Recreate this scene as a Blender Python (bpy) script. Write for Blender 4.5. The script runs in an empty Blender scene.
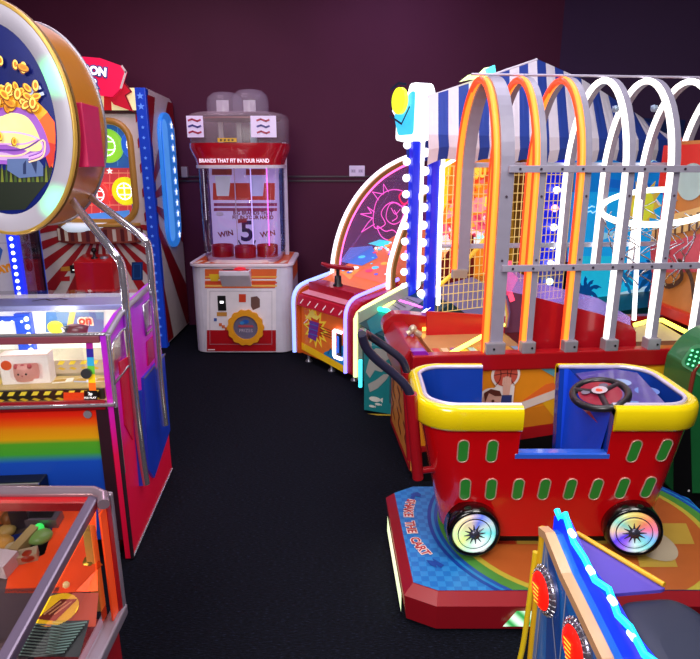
import bpy, bmesh, math, random
from mathutils import Vector, Matrix
from mathutils.geometry import tessellate_polygon
random.seed(7)
R = math.radians
COL = bpy.context.scene.collection
CAMH, PITCH, F = 1.6, R(15.5), 600.0
CP, SP = math.cos(PITCH), math.sin(PITCH)
def ray(px, py):
    u, v = px - 350.0, 329.5 - py
    return Vector((u, F*CP + v*SP, -F*SP + v*CP))
def P(px, py, x=None, y=None, z=None):
    d = ray(px, py)
    if y is not None: t = y/d.y
    elif z is not None: t = (z-CAMH)/d.z
    else: t = x/d.x
    return Vector((0, 0, CAMH)) + d*t
# ---------------------------------------------------------------- materials
MATS = {}
def lin(h):
    h = h.lstrip('#'); c = [int(h[i:i+2], 16)/255 for i in (0, 2, 4)]
    return tuple((x/12.92 if x <= .04045 else ((x+.055)/1.055)**2.4) for x in c) + (1,)
def M(h, rough=.42, metal=0., emit=0., noise=.05, coat=0., scale=14., bump=0.):
    key = (h, rough, metal, emit, noise, coat, scale, bump)
    if key in MATS: return MATS[key]
    m = bpy.data.materials.new('paint_' + h.lstrip('#')); m.use_nodes = True
    nt = m.node_tree; b = nt.nodes['Principled BSDF']
    c = lin(h)
    tc = nt.nodes.new('ShaderNodeTexCoord'); no = nt.nodes.new('ShaderNodeTexNoise')
    no.inputs['Scale'].default_value = scale; no.inputs['Detail'].default_value = 3
    nt.links.new(tc.outputs['Object'], no.inputs['Vector'])
    mx = nt.nodes.new('ShaderNodeMix'); mx.data_type = 'RGBA'
    mx.inputs[6].default_value = tuple(x*(1-noise*2) for x in c[:3]) + (1,)
    mx.inputs[7].default_value = tuple(min(1, x*(1+noise*2)) for x in c[:3]) + (1,)
    nt.links.new(no.outputs['Fac'], mx.inputs[0]); nt.links.new(mx.outputs[2], b.inputs['Base Color'])
    b.inputs['Roughness'].default_value = rough; b.inputs['Metallic'].default_value = metal
    if coat: b.inputs['Coat Weight'].default_value = coat; b.inputs['Coat Roughness'].default_value = .08
    if emit:
        nt.links.new(mx.outputs[2], b.inputs['Emission Color']); b.inputs['Emission Strength'].default_value = emit
    if bump:
        bp = nt.nodes.new('ShaderNodeBump'); bp.inputs['Strength'].default_value = bump; bp.inputs['Distance'].default_value = .01
        nt.links.new(no.outputs['Fac'], bp.inputs['Height']); nt.links.new(bp.outputs[0], b.inputs['Normal'])
    MATS[key] = m; return m
def glow(h, s): return M(h, .4, 0, s, .02)
def glass(h='#ffffff', refl=.12, rough=.03, key='glass'):
    k = ('g', h, refl, rough)
    if k in MATS: return MATS[k]
    m = bpy.data.materials.new(key); m.use_nodes = True; nt = m.node_tree; nt.nodes.clear()
    o = nt.nodes.new('ShaderNodeOutputMaterial'); t = nt.nodes.new('ShaderNodeBsdfTransparent'); g = nt.nodes.new('ShaderNodeBsdfGlossy')
    mx = nt.nodes.new('ShaderNodeMixShader'); lw = nt.nodes.new('ShaderNodeLayerWeight'); ma = nt.nodes.new('ShaderNodeMath'); ma.operation = 'MULTIPLY_ADD'
    lw.inputs[0].default_value = .3; ma.inputs[1].default_value = .5; ma.inputs[2].default_value = refl
    t.inputs[0].default_value = lin(h); g.inputs['Roughness'].default_value = rough
    nt.links.new(lw.outputs['Fresnel'], ma.inputs[0]); nt.links.new(ma.outputs[0], mx.inputs[0])
    nt.links.new(t.outputs[0], mx.inputs[1]); nt.links.new(g.outputs[0], mx.inputs[2]); nt.links.new(mx.outputs[0], o.inputs[0])
    MATS[k] = m; return m
def tint(h, op=.35, emit=0.):
    """tinted translucent film: part coloured surface, part see-through"""
    k = ('t', h, op, emit)
    if k in MATS: return MATS[k]
    m = bpy.data.materials.new('tinted_film'); m.use_nodes = True; nt = m.node_tree; b = nt.nodes['Principled BSDF']
    o = nt.nodes['Material Output']; t = nt.nodes.new('ShaderNodeBsdfTransparent'); mx = nt.nodes.new('ShaderNodeMixShader')
    b.inputs['Base Color'].default_value = lin(h); b.inputs['Roughness'].default_value = .15; mx.inputs[0].default_value = op
    if emit: b.inputs['Emission Color'].default_value = lin(h); b.inputs['Emission Strength'].default_value = emit
    nt.links.new(t.outputs[0], mx.inputs[1]); nt.links.new(b.outputs[0], mx.inputs[2]); nt.links.new(mx.outputs[0], o.inputs[0])
    MATS[k] = m; return m
def ramp(name, axis, stops, rough=.35, emit=0., space='Object', interp='LINEAR', lo=0., hi=1.):
    m = bpy.data.materials.new(name); m.use_nodes = True; nt = m.node_tree; b = nt.nodes['Principled BSDF']
    tc = nt.nodes.new('ShaderNodeTexCoord'); sx = nt.nodes.new('ShaderNodeSeparateXYZ'); mr = nt.nodes.new('ShaderNodeMapRange')
    mr.inputs[1].default_value = lo; mr.inputs[2].default_value = hi; cr = nt.nodes.new('ShaderNodeValToRGB'); cr.color_ramp.interpolation = interp
    nt.links.new(tc.outputs[space], sx.inputs[0]); nt.links.new(sx.outputs['XYZ'.index(axis)], mr.inputs[0]); nt.links.new(mr.outputs[0], cr.inputs[0])
    e = cr.color_ramp.elements
    for i, (p, h) in enumerate(stops):
        el = e[i] if i < 2 else e.new(p)
        el.position = p; el.color = lin(h)
    nt.links.new(cr.outputs[0], b.inputs['Base Color']); b.inputs['Roughness'].default_value = rough
    if emit: nt.links.new(cr.outputs[0], b.inputs['Emission Color']); b.inputs['Emission Strength'].default_value = emit
    return m
CHROME = M('#d4d2de', .14, .75, 0, .02); STEEL = M('#a5a3b0', .32, .5, 0, .03); BLACK = M('#0b0b0e', .4); WHITE = M('#e6e4ea', .35, coat=.3)
RED = M('#c4101a', .28, coat=.5); DRED = M('#8c0a18', .3, coat=.4); YEL = M('#f2cf12', .25, coat=.6); BLU = M('#1743b8', .25, coat=.5)
# ---------------------------------------------------------------- frames and planes
class Plane:
    def __init__(s, fr, O, U, W):
        s.fr, s.O, s.U, s.W = fr, Vector(O), Vector(U).normalized(), Vector(W).normalized(); s.N = s.U.cross(s.W)
    def uv(s, px, py):
        o, d = s.fr.ray(px, py); t = (s.O-o).dot(s.N)/d.dot(s.N); q = o+d*t-s.O
        return (q.dot(s.U), q.dot(s.W))
    def pt(s, u, w, off=0.): return s.O + s.U*u + s.W*w + s.N*off
    def px(s, px, py, off=0.): u, w = s.uv(px, py); return s.pt(u, w, off)
class Fr:
    def __init__(s, loc, rot=0.):
        s.loc, s.rot = Vector(loc), rot; s.M = Matrix.Translation(s.loc) @ Matrix.Rotation(rot, 4, 'Z'); s.I = s.M.inverted()
    def ray(s, px, py): return s.I @ Vector((0, 0, CAMH)), s.I.to_3x3() @ ray(px, py)
    def l(s, w): return s.I @ w
    def front(s, y=0.): return Plane(s, (0, y, 0), (1, 0, 0), (0, 0, 1))
    def right(s, x=0.): return Plane(s, (x, 0, 0), (0, 1, 0), (0, 0, 1))
    def left(s, x=0.): return Plane(s, (x, 0, 0), (0, -1, 0), (0, 0, 1))
    def top(s, z=0.): return Plane(s, (0, 0, z), (1, 0, 0), (0, 1, 0))
# ---------------------------------------------------------------- mesh builder
def ellpts(cu, cw, ru, rw, n=28, a0=0., a1=360., rot=0.):
    k = n if abs(a1-a0) >= 359.9 else n+1; o = []
    for i in range(k):
        a = R(a0+(a1-a0)*i/n); x, y = ru*math.cos(a), rw*math.sin(a); c, s_ = math.cos(R(rot)), math.sin(R(rot))
        o.append((cu+x*c-y*s_, cw+x*s_+y*c))
    return o
def rrect(x0, x1, y0, y1, r, n=5):
    o = []
    for cx, cy, a in ((x1-r, y1-r, 0), (x0+r, y1-r, 90), (x0+r, y0+r, 180), (x1-r, y0+r, 270)):
        for i in range(n+1): t = R(a+90*i/n); o.append((cx+r*math.cos(t), cy+r*math.sin(t)))
    return o
def smooth(pts, n=6, closed=False):
    p = [Vector(q) for q in pts]; o = []; N = len(p)
    rng = range(N if closed else N-1)
    for i in rng:
        a, b, c, d = (p[(i-1) % N], p[i], p[(i+1) % N], p[(i+2) % N]) if closed else (p[max(i-1, 0)], p[i], p[i+1], p[min(i+2, N-1)])
        for k in range(n):
            t = k/n; o.append(.5*((2*b)+(c-a)*t+(2*a-5*b+4*c-d)*t*t+(3*b-a-3*c+d)*t**3))
    if not closed: o.append(p[-1])
    return o
class MB:
    def __init__(s): s.v, s.f, s.m, s.s, s.mats = [], [], [], [], []
    def add(s, vs, fs, mat, sm=False):
        if mat not in s.mats: s.mats.append(mat)
        k = s.mats.index(mat); b = len(s.v); s.v += [tuple(v) for v in vs]
        for f in fs: s.f.append(tuple(b+i for i in f)); s.m.append(k); s.s.append(sm)
        return s
    def box(s, x0, x1, y0, y1, z0, z1, mat, bev=0.):
        return s.prism([(x0, y0), (x1, y0), (x1, y1), (x0, y1)], z0, z1, 'z', mat, bev)
    def prism(s, pts, a, b, axis, mat, bev=0., holes=(), sm=False, sidemat=None):
        f3 = {'x': lambda p, t: Vector((t, p[0], p[1])), 'y': lambda p, t: Vector((p[0], t, p[1])), 'z': lambda p, t: Vector((p[0], p[1], t))}[axis]
        if not holes and bev > 0:
            bm = bmesh.new(); A = [bm.verts.new(f3(p, a)) for p in pts]; B = [bm.verts.new(f3(p, b)) for p in pts]; n = len(pts)
            bm.faces.new(A); bm.faces.new(B[::-1])
            for i in range(n): bm.faces.new((A[i], B[i], B[(i+1) % n], A[(i+1) % n]))
            bmesh.ops.recalc_face_normals(bm, faces=bm.faces)
            es = [e for e in bm.edges if len(e.link_faces) == 2 and e.calc_face_angle(0) > .6]
            bmesh.ops.bevel(bm, geom=es, offset=bev, segments=2, profile=.6, affect='EDGES')
            bm.verts.index_update()
            s.add([v.co for v in bm.verts], [[v.index for v in f.verts] for f in bm.faces], mat, sm); bm.free(); return s
        loops = [list(pts)]+[list(h) for h in holes]; flat = [p for l in loops for p in l]; n = len(flat)
        if holes:
            tri = tessellate_polygon([[Vector((p[0], p[1], 0)) for p in l] for l in loops])
        else: tri = [tuple(range(n))]
        vs = [f3(p, a) for p in flat]+[f3(p, b) for p in flat]
        s.add(vs, [tuple(t) for t in tri]+[tuple(i+n for i in t)[::-1] for t in tri], mat)
        fs = []; k = 0
        for l in loops:
            for i in range(len(l)): j = (i+1) % len(l); fs.append((k+i, k+j, k+j+n, k+i+n))
            k += len(l)
        return s.add(vs, fs, sidemat or mat, sm)
    def slab(s, pl, pts, o0, o1, mat, holes=(), px=False):
        """polygon on a plane, given thickness from offset o0 to o1"""
        if px: pts = [pl.uv(*p) for p in pts]; holes = [[pl.uv(*p) for p in h] for h in holes]
        t = MB(); t.prism(pts, 0, 1, 'z', mat, holes=holes)
        vs = [pl.pt(v[0], v[1], o0 if v[2] < .5 else o1) for v in t.v]
        return s.add(vs, t.f, mat)
    def pl(s, pl, pts, mat, off=.002): return s.add([pl.pt(u, w, off) for u, w in pts], [tuple(range(len(pts)))], mat)
    def pp(s, pl, pts, mat, off=.002): return s.pl(pl, [pl.uv(*p) for p in pts], mat, off)
    def ln(s, pl, pts, w, mat, off=.003, closed=False, px=False, th=0.):
        if px: pts = [pl.uv(*p) for p in pts]
        n = len(pts)
        for i in range(n if closed else n-1):
            a, b = Vector(pts[i]), Vector(pts[(i+1) % n]); d = (b-a)
            if d.length < 1e-6: continue
            d.normalize(); q = Vector((-d.y, d.x))*w/2; e = d*w*.25
            s.pl(pl, [a-q-e, b-q+e, b+q+e, a+q-e], mat, off)
        return s
    def star(s, pl, u, w, r, mat, off=.003, n=5, inner=.42, rot=90):
        pts = []
        for i in range(2*n): a = R(rot+180*i/n); q = r if i % 2 == 0 else r*inner; pts.append((u+q*math.cos(a), w+q*math.sin(a)))
        return s.pl(pl, pts, mat, off)
    def tube(s, path, r, mat, seg=10, closed=False, sect=None, up=None, cap=True):
        p = [Vector(q) for q in path]; n = len(p); rs = r if isinstance(r, (list, tuple)) else [r]*n
        T = []
        for i in range(n):
            a = p[(i-1) % n] if closed or i > 0 else p[i]; b = p[(i+1) % n] if closed or i < n-1 else p[i]
            T.append((b-a).normalized())
        U = Vector(up) if up else (Vector((0, 0, 1)) if abs(T[0].z) < .9 else Vector((1, 0, 0)))
        u = (U-T[0]*U.dot(T[0])).normalized(); vs = []
        sec = sect or [(math.cos(2*math.pi*k/seg), math.sin(2*math.pi*k/seg)) for k in range(seg)]; m = len(sec)
        for i in range(n):
            if up: u = (U-T[i]*U.dot(T[i])).normalized()
            else: u = (u-T[i]*u.dot(T[i])).normalized()
            w = T[i].cross(u); k = 1 if sect else rs[i]
            vs += [p[i]+(u*a+w*b)*k for a, b in sec]
        fs = [(i*m+k, i*m+(k+1) % m, ((i+1) % n)*m+(k+1) % m, ((i+1) % n)*m+k) for i in range(n if closed else n-1) for k in range(m)]
        s.add(vs, fs, mat, not sect)
        if cap and not closed: s.add(vs, [tuple(range(m))[::-1], tuple(range((n-1)*m, n*m))], mat)
        return s
    def lathe(s, prof, c, mat, seg=28, axis='z', sy=1., caps=True):
        vs = []; n = len(prof)
        for r, h in prof:
            for k in range(seg):
                a = 2*math.pi*k/seg; x, y = r*math.cos(a), r*math.sin(a)*sy
                q = {'z': (x, y, h), 'y': (x, h, y), 'x': (h, x, y)}[axis]; vs.append(Vector(c)+Vector(q))
        fs = [(i*seg+k, i*seg+(k+1) % seg, (i+1)*seg+(k+1) % seg, (i+1)*seg+k) for i in range(n-1) for k in range(seg)]
        s.add(vs, fs, mat, True)
        for i in (0, n-1):
            if caps and prof[i][0] > 1e-5: s.add(vs[i*seg:(i+1)*seg], [tuple(range(seg))], mat)
        return s
    def ball(s, c, r, mat, seg=12, sc=(1, 1, 1)):
        pr = [(r*math.sin(math.pi*i/8), -r*math.cos(math.pi*i/8)) for i in range(9)]; pr[0] = (1e-6, -r); pr[-1] = (1e-6, r)
        t = MB(); t.lathe(pr, (0, 0, 0), mat, seg)
        return s.add([Vector(c)+Vector((v[0]*sc[0], v[1]*sc[1], v[2]*sc[2])) for v in t.v], t.f[:seg*8], mat, True)
    def loft(s, secs, mat, n=40, e=3., sm=True, caps=True):
        """secs: (z, cx, cy, half width, half depth); superellipse outline"""
        vs = []
        for z, cx, cy, hw, hd in secs:
            for k in range(n):
                a = 2*math.pi*(k+.5)/n; c, q = math.cos(a), math.sin(a)
                vs.append((cx+hw*math.copysign(abs(c)**(2/e), c), cy+hd*math.copysign(abs(q)**(2/e), q), z))
        m = len(secs)
        s.add(vs, [(i*n+k, i*n+(k+1) % n, (i+1)*n+(k+1) % n, (i+1)*n+k) for i in range(m-1) for k in range(n)], mat, sm)
        if caps: s.add(vs[:n], [tuple(range(n))[::-1]], mat); s.add(vs[-n:], [tuple(range(n))], mat)
        return s
    def text(s, pl, t, u, w, size, mat, off=.004, rot=0., align='CENTER', sx=1., bold=.0):
        cu = bpy.data.curves.new('t', 'FONT'); cu.body = t; cu.size = size; cu.align_x = align; cu.align_y = 'CENTER'; cu.offset = bold; cu.resolution_u = 3
        ob = bpy.data.objects.new('t', cu); me = bpy.data.meshes.new_from_object(ob); c, q = math.cos(R(rot)), math.sin(R(rot))
        vs = [pl.pt(u+(v.co.x*sx*c-v.co.y*q), w+(v.co.x*sx*q+v.co.y*c), off) for v in me.vertices]
        s.add(vs, [tuple(f.vertices) for f in me.polygons], mat)
        bpy.data.objects.remove(ob); bpy.data.curves.remove(cu); bpy.data.meshes.remove(me); return s
    def textpx(s, pl, t, px, py, hpx, mat, **k):
        a = pl.uv(px, py); b = pl.uv(px, py-hpx); return s.text(pl, t, a[0], a[1], abs(b[1]-a[1])*1.35, mat, **k)
    def build(s, name, parent=None, loc=None, rot=None, recalc=False):
        me = bpy.data.meshes.new(name); me.from_pydata(s.v, [], s.f)
        for m in s.mats: me.materials.append(m)
        me.polygons.foreach_set('material_index', s.m); me.polygons.foreach_set('use_smooth', s.s); me.update()
        o = bpy.data.objects.new(name, me); COL.objects.link(o); o.parent = parent
        if loc is not None: o.location = loc
        if rot is not None: o.rotation_euler = (0, 0, rot)
        return o
def tag(o, label, cat, group=None, kind=None):
    o['label'] = label; o['category'] = cat
    if group: o['group'] = group
    if kind: o['kind'] = kind
    return o
def thing(name, fr, label, cat, group=None):
    o = bpy.data.objects.new(name, None); COL.objects.link(o); o.location = fr.loc; o.rotation_euler = (0, 0, fr.rot); o.empty_display_size = .1
    return tag(o, label, cat, group)
def solo(mb, name, label, cat, org, group=None):
    """single-mesh thing whose vertices are in world space; origin moved to org"""
    org = Vector(org); mb.v = [tuple(Vector(v)-org) for v in mb.v]
    return tag(mb.build(name, None, org), label, cat, group)
def sunburst(mb, pl, rect, c, n, mat, off=.003, a0=0., duty=.5):
    u0, u1, w0, w1 = rect
    def hit(a):
        dx, dy = math.cos(a), math.sin(a); t = 1e9
        if dx > 1e-9: t = min(t, (u1-c[0])/dx)
        if dx < -1e-9: t = min(t, (u0-c[0])/dx)
        if dy > 1e-9: t = min(t, (w1-c[1])/dy)
        if dy < -1e-9: t = min(t, (w0-c[1])/dy)
        return (c[0]+dx*t, c[1]+dy*t)
    cor = [(math.atan2(y-c[1], x-c[0]), (x, y)) for x, y in ((u0, w0), (u1, w0), (u1, w1), (u0, w1))]
    for i in range(n):
        s, e = a0+2*math.pi*i/n, a0+2*math.pi*(i+duty)/n; pts = [c, hit(s)]
        for k in (-1, 0, 1, 2):
            for a, p in cor:
                if s < a+2*math.pi*k < e: pts.append(p)
        pts.append(hit(e)); mb.pl(pl, pts, mat, off)
# ---------------------------------------------------------------- camera and render settings
cam = bpy.data.cameras.new('camera'); cam.sensor_fit = 'HORIZONTAL'; cam.sensor_width = 36; cam.lens = 36*F/700; cam.clip_start = .02
co = bpy.data.objects.new('camera', cam); COL.objects.link(co); co.location = (0, 0, CAMH); co.rotation_euler = (R(90)-PITCH, 0, 0)
sc = bpy.context.scene; sc.camera = co
sc.view_settings.view_transform = 'Standard'; sc.view_settings.look = 'None'; sc.view_settings.gamma = 1; sc.view_settings.use_curve_mapping = False
sc.view_settings.exposure = 0.0
w = bpy.data.worlds.new('world'); sc.world = w; w.use_nodes = True
w.node_tree.nodes['Background'].inputs[0].default_value = (.16, .1, .2, 1); w.node_tree.nodes['Background'].inputs[1].default_value = .35
def area(loc, size, power, col=(1, .95, .9), rot=(0, 0, 0)):
    l = bpy.data.lights.new('unseen_area_light', 'AREA'); l.size = size; l.energy = power; l.color = col
    o = bpy.data.objects.new('unseen_area_light', l); COL.objects.link(o); o.location = loc; o.rotation_euler = rot; return o
def plight(loc, power, col, r=.05):
    l = bpy.data.lights.new('inner_fill', 'POINT'); l.energy = power; l.color = col; l.shadow_soft_size = r
    o = bpy.data.objects.new('inner_fill', l); COL.objects.link(o); o.location = loc; return o
# ================================================================ room
def carpet():
    m = bpy.data.materials.new('dark_carpet'); m.use_nodes = True; nt = m.node_tree; b = nt.nodes['Principled BSDF']
    tc = nt.nodes.new('ShaderNodeTexCoord'); n1 = nt.nodes.new('ShaderNodeTexNoise'); n1.inputs['Scale'].default_value = 170; n1.inputs['Detail'].default_value = 4
    n2 = nt.nodes.new('ShaderNodeTexNoise'); n2.inputs['Scale'].default_value = 3
    mp = nt.nodes.new('ShaderNodeMapping'); mp.inputs['Scale'].default_value = (.35, 1.3, 1)
    cr = nt.nodes.new('ShaderNodeValToRGB'); e = cr.color_ramp.elements
    e[0].position = .35; e[0].color = lin('#06070d'); e[1].position = .62; e[1].color = lin('#10131f'); x = e.new(.75); x.color = lin('#262c42')
    bp = nt.nodes.new('ShaderNodeBump'); bp.inputs['Strength'].default_value = .6; bp.inputs['Distance'].default_value = .01
    nt.links.new(tc.outputs['Object'], mp.inputs[0]); nt.links.new(mp.outputs[0], n1.inputs['Vector']); nt.links.new(n1.outputs['Fac'], cr.inputs[0])
    nt.links.new(cr.outputs[0], b.inputs['Base Color']); nt.links.new(n1.outputs['Fac'], bp.inputs['Height']); nt.links.new(bp.outputs[0], b.inputs['Normal'])
    b.inputs['Roughness'].default_value = .9; b.inputs['Specular IOR Level'].default_value = .1; return m
def struct(mb, name):
    o = mb.build(name); o['kind'] = 'structure'; return o
XL, YB, CX = -3.55, 5.95, 1.92
foot = [(XL, -2.5), (4.9, -2.5), (4.9, 4.6), (CX, YB), (XL, YB)]
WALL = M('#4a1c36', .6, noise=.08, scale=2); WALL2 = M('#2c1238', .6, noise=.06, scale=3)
for m_ in (WALL, WALL2): m_.node_tree.nodes['Principled BSDF'].inputs['Specular IOR Level'].default_value = .15
struct(MB().prism(foot, -.1, 0, 'z', carpet()), 'floor')
struct(MB().prism(foot, 3.4, 3.5, 'z', M('#15121a', .8)), 'ceiling')
def wall(a, b, name, mat):
    a, b = Vector(a), Vector(b); d = (b-a).normalized(); n = Vector((d.y, -d.x))*.1
    struct(MB().prism([a, b, b+n, a+n], 0, 3.4, 'z', mat), name)
wall((CX, YB), (XL, YB), 'wall_back', WALL)
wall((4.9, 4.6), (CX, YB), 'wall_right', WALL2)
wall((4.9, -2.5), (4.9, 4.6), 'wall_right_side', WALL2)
wall((XL, YB), (XL, -2.5), 'wall_left', WALL)
wall((XL, -2.5), (4.9, -2.5), 'wall_front', WALL)
for z in (1.475, 1.435):
    struct(MB().box(XL, CX, YB-.014, YB, z-.008, z+.008, M('#2a1626', .4), .003), 'trim_%d' % (1 if z > 1.45 else 2))
c = P(357, 171, y=YB-.02)
mb = MB(); W = M('#cfc8e4', .4); fp = Fr((c.x, YB, c.z)).front(-.024)
mb.box(c.x-.075, c.x+.075, YB-.022, YB-.001, c.z-.05, c.z+.05, W, .006)
pw = Plane(Fr((0, 0, 0)), (c.x, YB-.022, c.z), (1, 0, 0), (0, 0, 1))
for dx in (-.035, .035):
    mb.pl(pw, rrect(dx-.022, dx+.022, -.016, .016, .006), M('#b3a9cc', .5), .002)
    mb.pl(pw, ellpts(dx-.008, 0, .003, .006, 8), BLACK, .004); mb.pl(pw, ellpts(dx+.008, 0, .003, .006, 8), BLACK, .004)
solo(mb, 'wall_socket', 'white double wall socket plate mounted on the dark purple back wall', 'socket', (c.x, YB, c.z))
c = P(185, 172, y=YB-.02)
mb = MB(); mb.box(c.x-.03, c.x+.03, YB-.05, YB-.001, c.z-.05, c.z+.05, M('#8c8490', .5), .008)
solo(mb, 'wall_sensor', 'small grey box on the back wall beside the red and white striped balloon machine', 'sensor', (c.x, YB, c.z))
# unseen overhead area lights, some of them added as fill or tint
area((-.2, 2.0, 3.3), 1.4, 42, (1, .95, .96)); area((-1.5, 4.3, 3.3), 1.0, 26, (1, .7, .9)); area((1.3, .9, 3.3), 1.2, 52, (1, .96, .93)); area((-1.0, -1.1, 2.8), 1.6, 135, (1, .95, .93), (R(58), 0, R(-26)))  # last is an added tilted fill behind the camera; pink one tints the wall
area((.4, 5.0, 3.3), .8, 14, (.8, .5, 1)); area((1.2, 3.4, 3.3), 1.2, 18, (.9, .85, 1))  # added purple tint for the walls and added fill over the cage
# ================================================================ white capsule machine
a = P(198, 353, z=0); b = P(291, 354, z=0); fy = .5*(a.y+b.y)
fr = Fr(((a.x+b.x)/2, fy, 0)); W2 = (b.x-a.x)/2+.02
T = thing('capsule_machine', fr, 'white and red prize capsule machine with clear tower standing against the back wall', 'arcade machine')
WH = M('#dcd8e6', .35, coat=.3); OR = M('#e0642a', .4); RD = M('#b3101c', .35)
mb = MB(); hw, D, H = W2, .72, .782
mb.prism(rrect(-hw, hw, 0, D, .12, 6), .012, H-.02, 'z', WH, sm=False)
mb.prism(rrect(-hw-.015, hw+.015, -.015, D+.015, .12, 6), H-.02, H+.005, 'z', M('#e9dfe6', .3), .006)
mb.prism(rrect(-hw+.03, hw-.03, .03, D, .08, 4), 0.0, .03, 'z', BLACK)
q = fr.front(0)
mb.build('body', T)
mb = MB()
x0, x1 = q.uv(205, 300)[0], q.uv(278, 300)[0]; 
mb.pp(q, [(205, 269), (277, 269), (275, 288), (205, 288)], OR, .003)
for i, cc in enumerate(('#f0b04a', '#e8e0e0', '#d8401f', '#f2c060')): mb.pp(q, [(205, 276+i*3), (277, 276+i*3), (277, 277.5+i*3), (205, 277.5+i*3)], M(cc, .4), .004)
mb.pp(q, [(207, 289), (276, 289), (276, 350), (207, 350)], M('#efe9f0', .3), .003)
mb.pp(q, [(207, 330), (276, 330), (276, 351), (207, 351)], RD, .005)
mb.ln(q, [(210, 291), (272, 291), (272, 344), (210, 344)], .003, M('#a59fae', .4), .006, True, px=True)
mb.text(q, '', 0, 0, .02, BLACK)
mb.pp(q, [(239, 294), (246, 294), (246, 302), (239, 302)], M('#d8421f', .4), .006)
mb.pp(q, [(251, 297), (257, 296), (260, 299), (260, 307), (253, 310), (251, 306)], M('#6d4a42', .5), .006)
mb.pp(q, [(217, 312), (227, 312), (227, 316), (217, 316)], M('#c78b38', .5), .006)
mb.pp(q, [(214, 318), (217, 318), (217, 321), (214, 321)], M('#2a58b0', .5), .006)
mb.pp(q, [(209, 274), (220, 274), (218, 281), (211, 281)], M('#e8c21a', .5), .006)
for k in range(3): mb.pp(q, [(219+k*3, 323+k*2), (222+k*3, 323+k*2), (222+k*3, 326+k*2), (219+k*3, 326+k*2)], M('#d86a3a', .5), .006)
mb.pp(q, [(208, 349), (215, 349), (215, 350), (208, 350)], M('#ffffff', .5), .007)
mb.build('front_sticker', T)
mb = MB(); pc = q.px(222, 303); mb.box(pc.x-.035, pc.x+.035, -.012, .0, pc.z-.065, pc.z+.065, BLACK, .004)
mb.box(pc.x-.014, pc.x+.016, -.016, -.012, pc.z+.0, pc.z+.02, glow('#ffffff', 1.5)); mb.build('coin_slot', T)
# prize door: yellow gear ring with clear window
g = q.px(246, 327); mb = MB(); gy = M('#eba01c', .4)
ro = [(.155*(1+.035*math.cos(14*a)), a) for a in [2*math.pi*i/112 for i in range(112)]]
mb.prism([(g.x+r*math.cos(a), g.z+r*math.sin(a)) for r, a in ro], -.03, -.002, 'y', gy, holes=[[(g.x+.105*math.cos(-R(i*12)), g.z+.105*math.sin(-R(i*12))) for i in range(30)]])
d = mb.build('prize_door', T)
mb = MB(); gp = Plane(fr, (g.x, -.01, g.z), (1, 0, 0), (0, 0, 1)); mb.pl(gp, ellpts(0, 0, .106, .106, 30), M('#6f6a86', .2), 0.)
mb.pl(gp, ellpts(0, .05, .03, .018), M('#2d5fb8', .3), .003); mb.pl(gp, ellpts(-.03, .04, .02, .015), M('#3d86c8', .3), .004)
mb.pl(gp, [(-.07, 0), (.07, 0), (.06, .02), (-.06, .02)], M('#b04a5a', .4), .003); mb.text(gp, 'PRIZES', 0, -.03, .04, M('#c9b8cc', .4), .004); mb.build('window', d)
# control shelf
s0, s1 = q.uv(221, 269), q.uv(252, 287)
mb = MB(); mb.prism([(-.1, s0[1]), (-.1, s0[1]-.04), (0, s1[1]), (0, s0[1])], s0[0], s1[0], 'x', WH, .008)
mb.box(s0[0]+.01, s1[0]-.01, -.09, -.01, s0[1], s0[1]+.003, RD); mb.box(s0[0]+.03, s0[0]+.11, -.075, -.03, s0[1]+.003, s0[1]+.006, BLACK)
cs = mb.build('control_panel', T)
mb = MB(); mb.lathe([(.05, 0), (.05, .006), (.042, .014), (.02, .02), (.001, .022)], (s1[0]-.085, -.05, s0[1]+.003), glow('#d61224', .3), 20); mb.build('push_button', cs)
# base top art
mb = MB(); tp = fr.top(H+.005)
mb.pl(tp, [(-hw+.03, .01), (hw-.03, .01), (hw-.03, D-.03), (-hw+.03, D-.03)], OR, .002)
for k in range(9): mb.pl(tp, [(-hw+.03+k*.09, .01), (-hw+.07+k*.09, .01), (-hw+.1+k*.09, .16), (-hw+.06+k*.09, .16)], M('#f0d8c0', .4), .004)
mb.build('top_sticker', T)
# side sticker, seen at the right
mb = MB(); sp = fr.right(hw)
mb.pl(sp, [(.14, .62), (D-.14, .62), (D-.14, .76), (.14, .76)], OR, .002); mb.build('side_sticker', T)
# tower
cy = .325; z0, z1 = H+.005, 1.565
tw = .345
gl = glass('#f2ecff', .10, .04)
mb = MB(); mb.loft([(z0, 0, cy, tw-.02, .30), (z0+.1, 0, cy, tw, .32), (z1, 0, cy, tw+.005, .32)], gl, 56, 3.2, caps=False); mb.build('tower_glass', T)
mb = MB(); mb.loft([(z0, 0, cy, tw-.03, .31), (z0+.03, 0, cy, tw-.03, .31)], M('#e6d2da', .3), 48, 3.2)
for x, y, r in ((-.19, .25, .095), (.02, .18, .09), (.2, .25, .09)):
    mb.lathe([(r, z0+.03), (r*1.03, z0+.12), (r*.96, z0+.13), (r*.9, z0+.12), (r*.88, z0+.05), (.001, z0+.05)], (x, y, 0), RD, 20)
mb.build('capsule_cup', T)
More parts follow.
